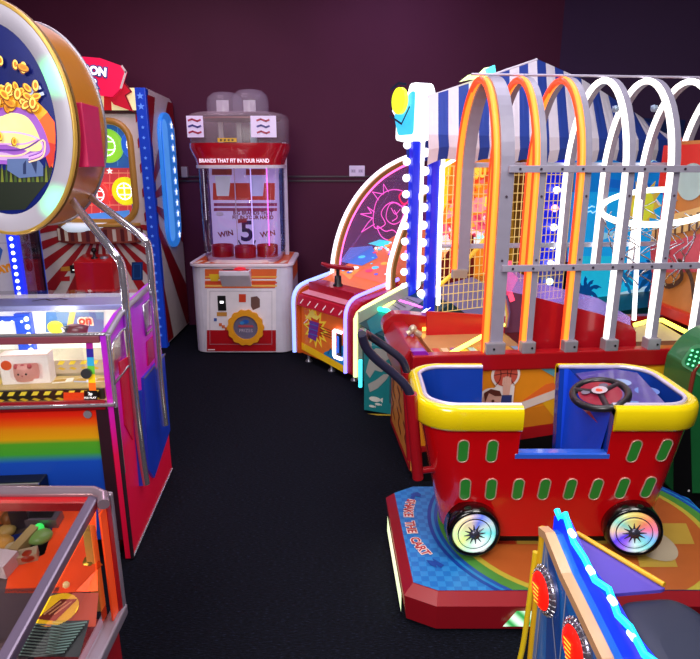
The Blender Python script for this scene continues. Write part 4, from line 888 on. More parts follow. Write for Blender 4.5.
for x, y, s in ((375, 399, 1), (372, 406, .5), (378, 404, .5)):
    u, w_ = f2.uv(x, y); mb.pl(f2, ellpts(u, w_, .04*s, .018*s), M('#d8dcd4', .4), .004); mb.pl(f2, [(u+.03*s, w_), (u+.055*s, w_+.018*s), (u+.055*s, w_-.018*s)], M('#d8dcd4', .4), .004)
mb.ln(f2, [(365, 414), (396, 415)], .01, M('#c9a83a', .4), .004, px=True); mb.build('front_panel', T)
# control deck between cheeks
pA = (0.02, (zl1+zr1)/2-.06); yb = back_l[0]; dk = Plane(fr, (0, 0.0, zr1-.03), (1, 0, 0), (0, yb, (back_l[1]+back_r[1])/2-zr1-.0))
mb = MB(); mb.prism([(.0, zf-.05), (0, zr1-.03), (yb, (back_l[1]+back_r[1])/2-.03), (yb+.35, .46), (L_, .4), (L_, .3), (.05, .3)], .03, Wd-.03, 'x', M('#1d4550', .3)); 
mb.pp(dk, [(367, 322), (380, 311), (392, 314), (392, 326), (372, 336)], M('#0d6470', .25, emit=.25), .004)
mb.pp(dk, [(380, 310), (405, 296), (425, 300), (400, 318)], M('#8a7f9a', .3, emit=.2), .004)
for k in range(4): mb.ln(dk, [(392+k*5, 305-k*2), (400+k*6, 310-k*2)], .006, M('#2a2038', .4), .006, px=True)
mb.ln(dk, [(400, 301), (422, 308)], .02, glow('#ff6af0', 2), .006, px=True); mb.build('control_deck', T)
mb = MB(); mb.tube([dk.px(*p, .02) for p in [(378, 311), (388, 313), (393, 318), (391, 326)]], .018, glow('#2fe8b0', 2.4), 8)
mb.tube([dk.px(*p, .015) for p in [(384, 310), (400, 299)]], .012, glow('#e8f07a', 2.4), 8); mb.build('green_neon', T)
# posts
zt = 1.66
PB = M('#1426c8', .3, coat=.4, emit=.55)
posts = []
for pl_, X, (bx, by), (tx, ty), yoff, mid in ((lp, .02, (411, 303), (414, 150), 0, (412.5, 230)), (rp, Wd-.02, (427, 312), (435, 150), 0, (431.5, 230))):
    u0, w0 = Plane(fr, (X, 0, 0), (0, 1, 0), (0, 0, 1)).uv(bx, by); u1, w1 = Plane(fr, (X, 0, 0), (0, 1, 0), (0, 0, 1)).uv(tx, ty-12)
    uc = Plane(fr, (X, 0, 0), (0, 1, 0), (0, 0, 1)).uv(*mid)[0]; posts.append((X, uc, w0, w1))
    mb = MB(); mb.box(X-.028, X+.028, uc-.028, uc+.028, w0-.15, w1, PB, .006)
    for k in range(int((w1-w0-.12)/.2)+1): mb.lathe([(.008, -.04), (.008, -.037), (.001, -.036)], (X, uc, w0+.1+k*.2), M('#cfd0e8', .3, .5), 8, 'y')
    p_ = mb.build('light_post', T)
    k = 0; z = w0+.12
    while z < w1-.03:
        mb = MB(); mb.ball((X-.02, uc-.048, z), .027, glow('#f6f4ff', 1.6), 14); mb.build('bulb', p_); z += .108
    mb = MB(); mb.box(X+.03, X+.045, uc+.03, uc+.05, w0+.1, w1-.02, glow('#ffffff', 1.6)); mb.build('light_strip', p_)
# neon swirl at the post foot
mb = MB(); X, uc, w0, w1 = posts[0]; mb.tube(smooth([(X+.1, uc, w0+.0), (X+.16, uc, w0+.06), (X+.22, uc, w0+.03), (X+.2, uc, w0-.03), (X+.12, uc, w0-.0), (X+.1, uc+.02, w0+.1), (X+.2, uc+.02, w0+.14)], 5), .014, glow('#9fdcff', 2.6), 8)
mb.tube([(X+.05, uc, w0-.05), (X+.2, uc-.05, w0-.1), (X+.38, uc-.06, w0-.14)], .012, glow('#3a4aff', 2.6), 8); mb.build('blue_neon', T)
# marquee sign on the posts
X = posts[0][0]; uc = posts[0][1]; z0 = posts[0][3]-.01
c1 = Plane(fr, (Wd+.0, 0, 0), (0, 1, 0), (0, 0, 1)).uv(421, 72)[1]
zt = c1
mb = MB(); sy0, sy1 = uc-.07, uc+.06
WS = .14; body = [(-.16, z0-.0), (.0, z0-.02), (WS-.02, z0+.0), (WS, z0+.15), (WS+.02, zt-.06), (WS-.02, zt), (.02, zt+.0), (-.0, zt-.05), (-.2, zt-.14), (-.22, z0+.2), (-.15, z0+.14)]
mb.prism(rounded(body, .03, 3), sy0+.02, sy1, 'y', glow('#f4f8ff', 1.5)); sg = mb.build('marquee_sign', T)
mb = MB(); sf = fr.front(sy0+.02)
mb.pl(sf, rounded([(-.12, z0+.03), (WS-.05, z0+.03), (WS-.04, zt-.05), (.04, zt-.05), (-.18, zt-.18)], .03, 3), M('#38b8e8', .3, emit=1.0), .004)
mb.slab(sf, ellpts(-.08, z0+.25, .09, .085, 20), .004, .03, glow('#d8ec2a', 1.3)); mb.ln(sf, [(-.18, z0+.33), (-.07, z0+.36), (.03, z0+.34)], .014, M('#10304a', .4), .034)
mb.ln(sf, [(-.18, z0+.16), (-.02, z0+.1), (.08, z0+.2)], .014, M('#10304a', .4), .034); mb.build('sign_face', sg)
# far side wall: everything seen through the cage
w_pl = fr.right(.03); XW = .03
wb = MB(); 
def wpp(pts, mat, off, mbx=None): (mbx or wb).pp(w_pl, pts, mat, off)
zw0 = .6
wallp = [w_pl.uv(*p) for p in [(436, 345), (690, 420), (690, 110), (436, 120)]]
wb = MB(); wb.slab(w_pl, [(back_l[0]+.2, zw0), (L_, zw0), (L_, 1.95), (back_l[0]+.2, 1.95)], -.03, -.004, M('#20346a', .4)); wb.build('back_wall', T)
EO = .8
wb = MB(); wpp([(441, 160), (502, 158), (502, 300), (441, 262)], M('#e8801c', .4, emit=EO, noise=.15, scale=8), .0)
wpp([(441, 160), (452, 158), (446, 205), (441, 215)], M('#f0d01c', .4, emit=EO), .003)
for pts, cc in (([(450, 205), (462, 195), (480, 198), (496, 192), (498, 205), (480, 212), (455, 215), (445, 220)], '#e8909c'), ([(470, 174), (500, 170), (502, 180), (470, 184)], '#d84a1c'), ([(441, 225), (470, 216), (500, 210), (505, 228), (470, 240), (441, 246)], '#e8607a'), ([(441, 236), (470, 228), (500, 240), (470, 250), (441, 252)], '#f4f8ff'), ([(470, 238), (485, 230), (500, 232), (495, 240)], '#5ad0e0'), ([(441, 250), (460, 252), (455, 262), (441, 262)], '#f0a05a')):
    wpp(pts, M(cc, .4, emit=EO), .004)
for k in range(64):
    x, y = 443+random.random()*54, 176+random.random()*64; s_ = 2+random.random()*4; wpp([(x, y), (x+s_, y-2), (x+s_*1.5, y+2), (x+s_*.4, y+3)], M(random.choice(['#d8481c', '#f0901c', '#f0b82a', '#e8707a', '#c8341c', '#f07a2a'] if y < 215 else ['#d8481c', '#c83a5a', '#f0a83a', '#e8909a', '#f4e0e8']), .4, emit=EO), .006+k*.0003)
wb.textpx(w_pl, 'ISU', 478, 173, 9, M('#ffd84a', .4, emit=1.0), off=.014, bold=.006); wb.textpx(w_pl, '5', 486, 202, 9, M('#ffd84a', .4, emit=1.0), off=.014, bold=.006)
wb.build('orange_print', T)
wb = MB(); wpp([(500, 155), (540, 155), (538, 300), (500, 300)], M('#1c0d0a', .5), .0)
for k in range(6): wb.slab(w_pl, [(503+k*5.4, 155), (506.4+k*5.4, 155), (504.8+k*5.4, 290), (501.6+k*5.4, 290)], .01, .03, M(['#7a3a14', '#a87a1c', '#6a4814'][k % 3], .5, emit=.35), px=True)
wb.build('dark_slats', T)
wb = MB(); wpp([(543, 150), (566, 150), (562, 310), (538, 310)], M('#1420d0', .3, emit=.8), .0); wpp([(566, 150), (573, 150), (569, 300), (562, 300)], M('#140c14', .5), .001)
wpp([(568, 150), (574, 150), (572, 262), (565, 262)], M('#7a3a9a', .5, emit=.3), .002)
bl = wb.build('blue_bulb_panel', T)
for x, y, cc in ((554, 190, '#ffffff'), (552, 208, '#ff9ab0'), (551, 227, '#ffffff'), (550, 245, '#ffffff'), (548, 263, '#ffffff'), (547, 281, '#e8ffd8')):
    wb = MB(); wb.ball(w_pl.px(x, y, .03), .028, glow(cc, 3), 12); wb.build('bulb', bl)
# palm beach picture
wb = MB(); SK = .75
wpp([(568, 125), (672, 135), (672, 345), (566, 330)], M('#1274c4', .4, emit=SK), .0); wpp([(568, 192), (672, 192), (672, 262), (567, 262)], M('#1a98dc', .4, emit=SK), .002)
wpp([(568, 256), (622, 256), (640, 290), (640, 345), (567, 330)], M('#20b4d8', .4, emit=SK), .003); wpp([(590, 300), (650, 285), (672, 290), (672, 345), (590, 335)], M('#a8c8d8', .4, emit=SK), .004)
wpp([(568, 135), (672, 150), (672, 170), (568, 150)], M('#0c5ab4', .4, emit=SK), .003); wpp([(600, 178), (672, 186), (672, 196), (600, 186)], M('#1460bc', .4, emit=SK), .005)
u, w_ = w_pl.uv(642, 206); wb.star(w_pl, u, w_, .24, M('#e0b84a', .4, emit=.6), .006, 12, .6); wb.pl(w_pl, ellpts(u, w_, .13, .13, 24), M('#d8d83a', .4, emit=.7), .008)
for x, y, s in ((602, 236, 1), (612, 234, .8), (622, 237, .9), (652, 190, 1)): u, w_ = w_pl.uv(x, y); wb.pl(w_pl, ellpts(u, w_, .07*s, .03*s), M('#8fd0f0', .4, emit=.6), .007)
for x, y in ((588, 208), (592, 213), (650, 162), (590, 172)): wb.ln(w_pl, [(x-5, y-1), (x-2, y-2), (x, y), (x+3, y-2), (x+6, y-1)], .009, M('#bff0ff', .4, emit=.8), .008, px=True)
wb.pl(w_pl, ellpts(*w_pl.uv(606, 302), .05, .05), M('#d8c87a', .4, emit=.4), .008)
def palm(cx, cy, s, cc, off):
    for k, a in enumerate((200, 165, 130, 95, 60, 25, -10, -40, 230)):
        L1 = s*(1 if k % 2 else .85); u, w_ = w_pl.uv(cx, cy); p = []
        tip = (u+L1*math.cos(R(a)), w_+L1*math.sin(R(a))-L1*.3); mid = (u+L1*.5*math.cos(R(a)), w_+L1*.5*math.sin(R(a))+L1*.06); d = Vector((tip[0]-u, tip[1]-w_)).normalized(); n = Vector((-d.y, d.x))
        up_, lo_ = [], []
        for i in range(7):
            t = i/6; q = Vector((u, w_))*(1-t)**2+Vector(mid)*2*t*(1-t)+Vector(tip)*t*t; wd = s*.11*math.sin(math.pi*min(1, t*.9+.08)); up_.append(q+n*wd); lo_.append(q-n*wd*(.4 if i % 2 else 1.1))
        wb.pl(w_pl, [tuple(x) for x in up_+lo_[::-1]], M(cc, .4, emit=.35), off+k*.0004)
palm(584, 292, .2, '#0f5aa8', .012); palm(656, 272, .3, '#0f5aa0', .012); palm(622, 280, .18, '#1e86c8', .008)
wpp([(583, 292), (586, 292), (590, 330), (586, 330)], M('#0f4a90', .4, emit=.3), .011)
wb.pl(w_pl, rounded([w_pl.uv(*p) for p in [(627, 340), (627, 318), (640, 308), (652, 316), (652, 340)]], .05), M('#4aa0d8', .4, emit=.4), .016)
wb.build('beach_picture', T)
# yellow wire mesh panels on the near side
mb = MB(); MY = M('#e8c87a', .35, emit=.45); mp = Plane(fr, (Wd-.03, 0, 0), (0, 1, 0), (0, 0, 1))
u0, u1 = mp.uv(440, 250)[0], mp.uv(566, 250)[0]; n = 27
ztop, zbot = mp.uv(500, 166)[1], mp.uv(500, 305)[1]
for k in range(n+1): u = u0+(u1-u0)*k/n; mb.tube([(Wd-.03, u, zbot), (Wd-.03, u, ztop)], .003, MY, 5)
for k in range(17): z = zbot+(ztop-zbot)*k/16; mb.tube([(Wd-.03, u0, z), (Wd-.03, u1, z)], .003, MY, 5)
mb.build('wire_mesh', T)
mb = MB(); mb.tube([mp.px(440, 168), mp.px(466, 153)], .012, glow('#fff0e0', 2), 8); mb.tube([mp.px(441, 166), mp.px(438, 305)], .014, glow('#ffffff', 2.4), 8); mb.build('white_neon', T)
mb = MB(); 
for t_ in ([(438, 246), (575, 246)],): mb.tube([mp.px(*p) for p in t_], .012, M('#c8c8e0', .3, .3), 8)
mb.tube([mp.px(*p) for p in [(436, 288), (460, 268), (488, 236)]], .014, M('#e8b83a', .3, emit=.6), 8)
mb.build('mesh_rail', T)
mb = MB(); mb.slab(mp, [(440, 300), (462, 274), (486, 240), (500, 240), (500, 296), (480, 300)], -.3, -.29, M('#7a1410', .4, emit=.15), px=True); mb.slab(mp, [(441, 296), (490, 282), (524, 300), (524, 322), (441, 318)], -.2, -.19, M('#9a90c8', .4, emit=.2), px=True); mb.build('lane_side', T)
# awning
eave_z = mp.uv(500, 163)[1]
def topy(x): 
    pts = [(425, 96), (445, 90), (470, 82), (500, 72), (537, 59), (580, 78), (605, 93), (640, 116), (672, 140)]
    for (xa, ya), (xb, yb_) in zip(pts, pts[1:]):
        if xa <= x <= xb: return ya+(yb_-ya)*(x-xa)/(xb-xa)
    return pts[-1][1] if x > 672 else pts[0][1]
WHT = M('#e4dce8', .7, bump=.1); NAV = M('#1f3f9c', .7, bump=.1)
ridge = Plane(fr, (Wd*.5, 0, 0), (0, 1, 0), (0, 0, 1)); near = Plane(fr, (Wd+.05, 0, 0), (0, 1, 0), (0, 0, 1)); farp = Plane(fr, (-.05, 0, 0), (0, 1, 0), (0, 0, 1))
mb = MB(); x = 428.; i = 0
while x < 676:
    xb = x+10.2; 
    for side in (0, 1):
        if side == 1 and x < 455: continue
        rows = []
        for xx in (x, (x+xb)/2, xb):
            lean = max(0, xx-515)*.13
            tx = xx-lean; t0 = ridge.px(tx, topy(tx))
            ue = near.uv(xx-lean*.2, 136)[0]; ze = near.uv(500, 136)[1]; scal = .018*abs(math.sin(math.pi*(xx-428)/41))
            zb_ = eave_z-.015+scal*2.2
            Xn = Wd+.05 if side == 0 else -.05
            rows.append([t0, Vector((Xn, ue, ze)), Vector((Xn+(.012 if side == 0 else -.012), ue, (ze+zb_)/2)), Vector((Xn+(.0), ue, zb_))])
        vs = [v for r_ in rows for v in r_]; m_ = WHT if i % 2 == 0 else NAV
        if rows[0][0].z > rows[0][1].z-.02: mb.add(vs, [(a*4+b, (a+1)*4+b, (a+1)*4+b+1, a*4+b+1) for a in (0, 1) for b in range(3)], m_, False)
    x = xb; i += 1
aw = mb.build('striped_awning', T)
mb = MB(); mb.tube([ridge.px(428, 97), ridge.px(537, 59.5)], .008, WHT, 6); mb.build('awning_pole', aw)
# neon leaf ornament above the awning
orn = Plane(fr, (Wd*.5, 0, 0), (0, 1, 0), (0, 0, 1)); mb = MB()
mb.slab(orn, [(459, 82), (468, 75), (478, 74), (484, 68), (490, 67), (489, 75), (480, 79), (468, 80)], .0, .03, glow('#d8f0a0', 1.3), px=True); mb.slab(orn, [(482, 70), (490, 66), (491, 73), (484, 76)], .03, .05, glow('#5ad8e8', 1.2), px=True)
mb.build('leaf_ornament', T)
for px, X in ((438, Wd+.03), (560, Wd+.02)):
    pass
mb = MB()
for u in (L_-.04,):
    for X in (.0, Wd): mb.box(X-.018, X+.018, u-.018, u+.018, .5, eave_z+.1, M('#8a8ca8', .35, .4), .003)
mb.build('canopy_frame', T)
# ================================================================ basketball game with hooped neon cage
A = P(412, 481, z=0); rot = R(5.5); fr = Fr((A.x, A.y, 0), rot)
T = thing('basketball_game', fr, 'red basketball lane with neon hooped cage behind the red cart ride', 'arcade machine')
DP = .68; LN_ = 2.0; fq = fr.front(0)
zr = .69; zc1 = fq.uv(600, 366)[1]
RB = M('#a30f18', .3, coat=.4); 
mb = MB(); mb.box(.0, LN_, 0, DP, .04, zc1, M('#d07a1c', .4)); mb.box(.03, LN_-.03, .03, DP-.03, 0, .04, BLACK)
OY = M('#e08a1c', .35); 
mb.pl(fq, [(.01, .05), (LN_, .05), (LN_, zc1), (.01, zc1)], OY, .002)
mb.pp(fq, [(412, 445), (545, 452), (620, 425), (700, 415), (700, 470), (414, 479)], M('#a0141c', .35), .004)
mb.pp(fq, [(520, 410), (590, 396), (560, 440), (520, 445)], M('#c8781c', .35), .005); mb.pp(fq, [(540, 400), (600, 372), (620, 400), (560, 425)], M('#d8a01c', .35), .006)
mb.pp(fq, [(522, 400), (545, 384), (570, 378), (545, 400)], M('#e0682a', .35), .0065)
mb.pp(fq, [(520, 402), (610, 368), (612, 376), (520, 410)], M('#d8c8c0', .35), .008); mb.pp(fq, [(536, 366), (560, 380), (600, 378), (600, 372), (560, 372), (548, 366)], M('#5a98a8', .35), .007)
mb.pp(fq, [(640, 368), (700, 362), (700, 400), (640, 410)], M('#f0b81c', .35), .006)
mb.pp(fq, [(500, 441), (570, 430), (700, 428), (700, 480), (420, 480), (416, 452)], BLACK, .009); mb.pp(fq, [(440, 444), (500, 430), (570, 420), (620, 418), (620, 426), (570, 431), (500, 442)], M('#a0141c', .35), .010)
mb.build('side_cabinet', T)
# child shooting a ball, printed on the side
mb = MB(); WL = M('#e8dcd8', .4)
def c_(px, py, r, m, off, sy=1.): u, w_ = fq.uv(px, py); mb.pl(fq, ellpts(u, w_, r, r*sy, 24), m, off)
c_(505, 374, .075, WL, .010); mb.pp(fq, [(496, 385), (514, 385), (512, 406), (488, 408), (488, 392)], WL, .0101); c_(490, 400, .07, WL, .0102)
c_(505, 374, .062, M('#c05040', .4), .012); BK = M('#4a1a1a', .4)
u, w_ = fq.uv(505, 374); mb.ln(fq, [(u, w_-.06), (u+.01, w_), (u, w_+.06)], .004, BK, .013); mb.ln(fq, [(u-.06, w_), (u, w_+.01), (u+.06, w_)], .004, BK, .013); mb.ln(fq, ellpts(u-.07, w_, .045, .06, 10, -60, 60), .004, BK, .013); mb.ln(fq, ellpts(u+.07, w_, .045, .06, 10, 120, 240), .004, BK, .013)
SKN = M('#d8a898', .4); mb.pp(fq, [(502, 382), (510, 382), (508, 396), (502, 396)], SKN, .014)
for k in range(4): mb.pp(fq, [(501+k*2.4, 384), (502+k*2.1, 375+abs(k-1.5)), (504+k*2.1, 375+abs(k-1.5)), (503.2+k*2.4, 384)], SKN, .0142)
mb.pp(fq, [(501, 394), (511, 394), (510, 407), (499, 407)], M('#2c3c78', .4), .0145); c_(491, 399, .05, SKN, .013); mb.pp(fq, [(483, 392), (490, 388), (499, 390), (501, 395), (494, 395), (488, 392), (484, 402)], M('#5a2a20', .5), .0144); c_(492, 400, .008, BK, .0146)
mb.build('child_print', T)
mb = MB(); mb.box(-.02, LN_+.01, -.02, .05, zc1, zr-.0, RB, .008); mb.box(-.02, LN_+.01, DP-.05, DP+.02, zc1, zr, RB, .008); mb.box(.62, LN_, .05, DP-.05, zc1-.05, zc1+.03, M('#5a0c12', .5)); mb.build('red_rail', T)
# player end art
lp = fr.left(0); mb = MB(); mb.slab(lp, [(-DP+.06, .06), (-.0, .06), (-.0, .56), (-DP+.06, .5)], 0, .012, M('#d88a3a', .4)); 
mb.ln(lp, [(-DP+.08, .07), (-.01, .07), (-.01, .56), (-DP+.08, .5)], .03, M('#b81420', .3), .014, True)
for k in range(9):
    u, w_ = -.08-(k % 3)*.2, .14+(k//3)*.13; mb.ln(lp, [(u, w_), (u-.08, w_+.03), (u-.05, w_+.08), (u-.13, w_+.1)], .02, M('#7a2c1c', .4), .014)
mb.build('end_panel', T)
mb = MB(); mb.slab(lp, [(-.22, .42), (-.14, .43), (-.14, .53), (-.22, .52)], .012, .02, WHITE); mb.slab(lp, [(-.205, .43), (-.155, .44), (-.155, .51), (-.205, .5)], .02, .022, BLACK); mb.pl(lp, ellpts(-.18, .55, .015, .02, 10), M('#2a4ae0', .3, emit=1.), .02); mb.build('coin_slot', T)
# rounded red cheeks at the player end, ball tray
ck = [(.02, zc1-.05), (-.06, zc1+.02), (-.075, zr+.0), (-.045, zr+.045), (.03, zr+.065), (.3, zr+.03), (.62, zr+.0), (.62, zc1-.05)]
for y0, y1, nm in ((DP-.1, DP, 0),):
    mb = MB(); mb.prism([Vector(p[:2]) for p in smooth([Vector((*p, 0)) for p in ck[:6]], 4)]+ck[6:], y0, y1, 'y', RB, .006); mb.build('side_cheek', T)
mb = MB(); mb.prism([(-.05, .5), (-.07, zr-.06), (-.02, zr+.02), (.05, zr+.02), (.12, zr-.06), (.12, .5)], .04, DP-.1, 'y', RB, .01); mb.build('front_hood', T)
mb = MB(); mb.prism([(.05, zr+.02), (.12, zr-.06), (.02, zr-.07), (-.02, zr+.02)], .0, .06, 'y', M('#7a1c9a', .3, coat=.3, emit=.25), .004); mb.build('purple_corner', T)
mb = MB(); c = fr.l(P(412, 336, y=(fr.M @ Vector((.0, .3, 0))).y)); mb.tube([(c.x-.03, .28, zr+.03), (c.x+.0, .28, zr+.05), (c.x+.04, .28, zr+.02)], .018, M('#c8b8a0', .3, .5), 10); mb.ball((c.x, .28, zr+.055), .024, M('#c8b8a0', .3, .5), 12); mb.build('metal_knob', T)
mb = MB(); mb.box(.12, .62, .06, DP-.1, zr-.06, zr-.04, M('#c8a068', .25, coat=.5)); tpn = fr.top(zr-.04)
for k in range(10): mb.pl(tpn, [(.13+k*.048, .07), (.165+k*.048, .07), (.165+k*.048, .22), (.13+k*.048, .22)], M(['#c84a3a', '#e8c8a0', '#a05aa8', '#e8a83a', '#8fb0d8'][k % 5], .3), .003)
mb.build('ball_tray', T)
mb = MB(); mb.tube([(.15, DP-.14, zr-.02), (.6, DP-.14, zr+.0)], .012, glow('#ffb040', 3), 8); mb.tube([(.2, .1, zr-.03), (.6, .45, zr+.02)], .012, glow('#f0f06a', 2.5), 8); mb.build('yellow_neon', T)
mb = MB(); mb.slab(fr.front(.5), [(.16, zr-.04), (.62, zr-.04), (.62, zr+.06), (.16, zr+.1)], 0, .02, M('#b8101c', .3, emit=.1)); mb.build('inner_wall', T)
# hoops
xs = [fq.uv(494.5, 300)[0]+.0]; 
bx = [fq.uv(x, 344)[0] for x in (487, 525, 567, 607.5, 649.5, 692)]
pitch = (bx[5]-bx[1])/4
ORN, WTN = '#ff8a2a', '#fffaf2'
z_sp = 1.62; ztop = 2.0
y0h, y1h = .02, DP-.02
def hoop(x, col, wide, rear=.98):
    cy = (y0h+y1h)/2; ry = (y1h-y0h)/2; pts = [(y0h, zr-.0), (y0h, 1.1), (y0h, 1.45)]
    for k in range(1, 24):
        a = math.pi-math.pi*k/24; pts.append((cy+ry*math.cos(a), 1.5+(ztop-1.5)*math.sin(a)))
    pts += [(y1h, 1.45), (y1h, rear)]
    mb = MB(); g = M('#9a95aa', .4, .1); w2 = .032 if wide else .016; xo = .05 if wide else .024
    mb.tube([(x+xo, p[0], p[1]) for p in pts], 1, g, sect=[(-w2, -.012), (w2, -.012), (w2, .012), (-w2, .012)], up=(1, 0, 0)); hb = mb.build('cage_hoop', T)
    mb = MB(); mb.tube([(x-.0, p[0]-.0, p[1]) for p in pts], .0155, glow(col, 1.25 if col == ORN else 1.5), 8); mb.build('neon_tube', hb)
    if col == ORN: 
        mb = MB(); mb.tube([(x-.005, p[0]+.009, p[1]-.002) for i, p in enumerate(pts)], .0165, glow('#ff4a1a', .9), 8); mb.build('neon_backing', hb)
    for yy in (y0h-.02,):
        mb = MB(); mb.box(x-.02 if not wide else x-.01, x+.05 if not wide else x+.09, yy-.02, yy+.04, zr-.005, zr+.055, M('#a8a4b0', .35, .4), .006); mb.lathe([(.006, -.003), (.006, 0), (.001, 0)], (x+.03, yy-.02, zr+.025), BLACK, 8, 'y'); mb.build('hoop_bracket', hb)
    for zz in (1.15, 1.45):
        mb = MB(); mb.lathe([(.006, -.002), (.006, 0), (.001, 0)], (x+xo, y0h-.014, zz), M('#4a3a4a', .4), 8, 'y'); mb.build('screw', hb)
cols = [ORN, ORN, ORN, WTN, WTN, WTN, WTN, WTN]
for i in range(8):
    x = bx[i] if i < 6 else bx[5]+(i-5)*pitch
    hoop(x, cols[i], i == 0)
# rails
mb = MB(); g = M('#a29db2', .4, .1)
for (px, py) in ((600, 169), (600, 267)):
    z = fq.uv(px, py)[1]; mb.box(bx[0]+.05, LN_+.1, y0h-.03, y0h-.012, z-.016, z+.016, g, .003)
    for i in range(14): mb.lathe([(.006, -.034), (.006, -.03), (.001, -.03)], (bx[0]+.1+i*.1, y0h, z), M('#3a3040', .4), 8, 'y')
mb.build('front_rail', T)
mb = MB(); bq = fr.front(y1h+.02)
for (px, py) in ((560, 245), (560, 165)): z = bq.uv(px, py)[1]; mb.box(bx[0]-.0, LN_+.1, y1h+.015, y1h+.03, z-.014, z+.014, M('#b8c0d8', .3, .3), .003)
mb.build('rear_rail', T)
mb = MB(); tq = fr.front((y0h+y1h)/2); z = tq.uv(600, 76)[1]; mb.tube([(bx[0]-.05, DP/2, z), (LN_+.1, DP/2, z)], .006, M('#c8c0d8', .3, .3), 6); mb.build('top_wire', T)
z76 = z
mb = MB(); c = fq.px(455, 318, -.0); yy = y1h; mb.box(bx[0]-.02, bx[0]+.07, DP-.06, DP-.02, .95, 1.0, M('#b8b0a0', .35, .4), .005); mb.build('rear_bracket', T)
# red ramp inside the cage with clear guard
fi = fr.front(.1); mb = MB()
mb.slab(fi, [(525, 352), (525, 296), (538, 298), (600, 314), (632, 326), (636, 332), (636, 349), (632, 352)], -.02, .0, M('#a00f1c', .28, coat=.4, emit=.08), px=True); mb.build('ramp_panel', T)
mb = MB(); mb.slab(fi, [(500, 262), (538, 283), (600, 299), (632, 318), (632, 326), (600, 314), (538, 298), (500, 290)], -.02, -.014, tint('#b49af0', .35, .35), px=True); mb.build('clear_guard', T)
fb = fr.front(.55); mb = MB(); mb.slab(fb, [(500, 345), (500, 262), (528, 290), (528, 345)], -.02, -.0, M('#7a4a68', .35), px=True)
mb.ln(fb, [(509, 262), (507, 285), (512, 300)], .03, glow('#ff4a6a', 1.5), .004, px=True); mb.pp(fb, [(507, 268), (518, 278), (512, 290), (506, 296)], M('#f04a7a', .4, emit=.6), .006); mb.build('backstop_panel', T)
mb = MB(); rb = fr.front(.5)
for k, cc in enumerate(('#6a5a8a', '#c87a6a', '#d8c85a', '#e8e0e0')): mb.ln(rb, [(499+k*-.3, 286+k*4), (505-k, 297+k*3), (508-k*1.5, 312+k*2), (506-k*1.2, 326)], .025, M(cc, .4, emit=.25), .004+k*.001, px=True)
mb.build('rainbow_target', T)
# cream end ramp with yellow neon edge
mb = MB(); mb.slab(fr.front(.3), [(630, 353), (636, 326), (662, 324), (682, 336), (700, 341), (720, 345), (720, 353)], -.02, 0, M('#e0d0a8', .35, emit=.2), px=True); er = mb.build('end_ramp', T)
mb = MB(); e_ = fr.front(.28); mb.tube([e_.px(*p) for p in [(634, 325), (648, 321), (662, 320), (680, 329), (705, 341)]], .012, glow('#fff85a', 2.6), 8); mb.build('yellow_neon', er)
# end backboard with frame, ring and chain net
X0 = fq.uv(715, 260)[0]+.0
bbp = fr.left(1.62); YA, YB_ = .12, DP-.06
mb = MB(); mb.box(1.62, 1.66, .08, DP-.04, zr+.05, 1.72, M('#c07a3a', .4, emit=.15)); 
bl_ = Plane(fr, (1.62, 0, 0), (0, -1, 0), (0, 0, 1))
for yy in (.08, DP-.07): mb.box(1.58, 1.63, yy, yy+.035, zr+.05, 1.74, M('#b8281c', .35, emit=.3), .006)
mb.box(1.58, 1.63, .1, DP-.06, zr+.04, zr+.1, M('#b8281c', .35, emit=.2), .006); mb.build('backboard', T)
mb = MB(); BRN = M('#5a3a2a', .4); TAN = M('#d8b070', .4, emit=.15)
yc = -.45
mb.pl(bl_, [(yc-.3, 1.12), (yc-.1, 1.2), (yc+.1, 1.25), (yc+.3, 1.3), (yc+.3, 1.42), (yc+.1, 1.37), (yc-.1, 1.32), (yc-.3, 1.24)], TAN, .012)
for k in range(9): mb.ln(bl_, [(yc-.25+k*.06, 1.15+k*.018), (yc-.26+k*.06, 1.23+k*.018)], .018, BRN, .014); mb.ln(bl_, [(yc-.25+k*.06, 1.23+k*.018), (yc-.21+k*.06, 1.21+k*.018)], .014, BRN, .014)
mb.pl(bl_, [(yc-.3, 1.1), (yc+.3, 1.28), (yc+.3, 1.05), (yc-.25, .95)], M('#c8485a', .4, emit=.15), .010)
mb.ln(bl_, [tuple(q)[:2] for q in smooth([Vector((yc-.1, 1.1, 0)), Vector((yc-.2, 1.0, 0)), Vector((yc-.08, .9, 0)), Vector((yc+.05, .97, 0)), Vector((yc, 1.06, 0)), Vector((yc+.12, 1.0, 0)), Vector((yc+.18, .88, 0))], 5)], .03, BRN, .016)
mb.pl(bl_, [(yc-.3, 1.45), (yc+.3, 1.5), (yc+.3, 1.7), (yc-.3, 1.7)], M('#c8281c', .4, emit=.25), .010); mb.pl(bl_, ellpts(yc, 1.5, .12, .1), M('#9fb8b8', .4, emit=.2), .012)
mb.build('backboard_art', T)
mb = MB(); rc = fr.l(P(657, 206, y=(fr.M @ Vector((1.3, .42, 0))).y)); rcx, rcz = rc.x, rc.z
ring = [(rcx+.28*math.cos(a), .42+.28*math.sin(a), rcz+.28*math.cos(a)*.2+.055*math.sin(a)) for a in [2*math.pi*k/40 for k in range(40)]]
mb.tube(ring, .016, glow('#f6ffe8', 2.2), 10, closed=True); rg = mb.build('neon_rim', T)
mb = MB(); CH = M('#b8c0cc', .25, .8)
for k in range(12):
    a = 2*math.pi*k/12; p = []
    for j in range(14):
        t = j/13; r_ = .26*(1-.45*t); p.append((rcx+r_*math.cos(a+.25*math.sin(j*1.6)), .42+r_*math.sin(a+.25*math.sin(j*1.6)), rcz-.02-.4*t+.2*.28*math.cos(a)*(1-t)))
    mb.tube(p, .004, CH, 5)
mb.build('chain_net', T)
mb = MB()
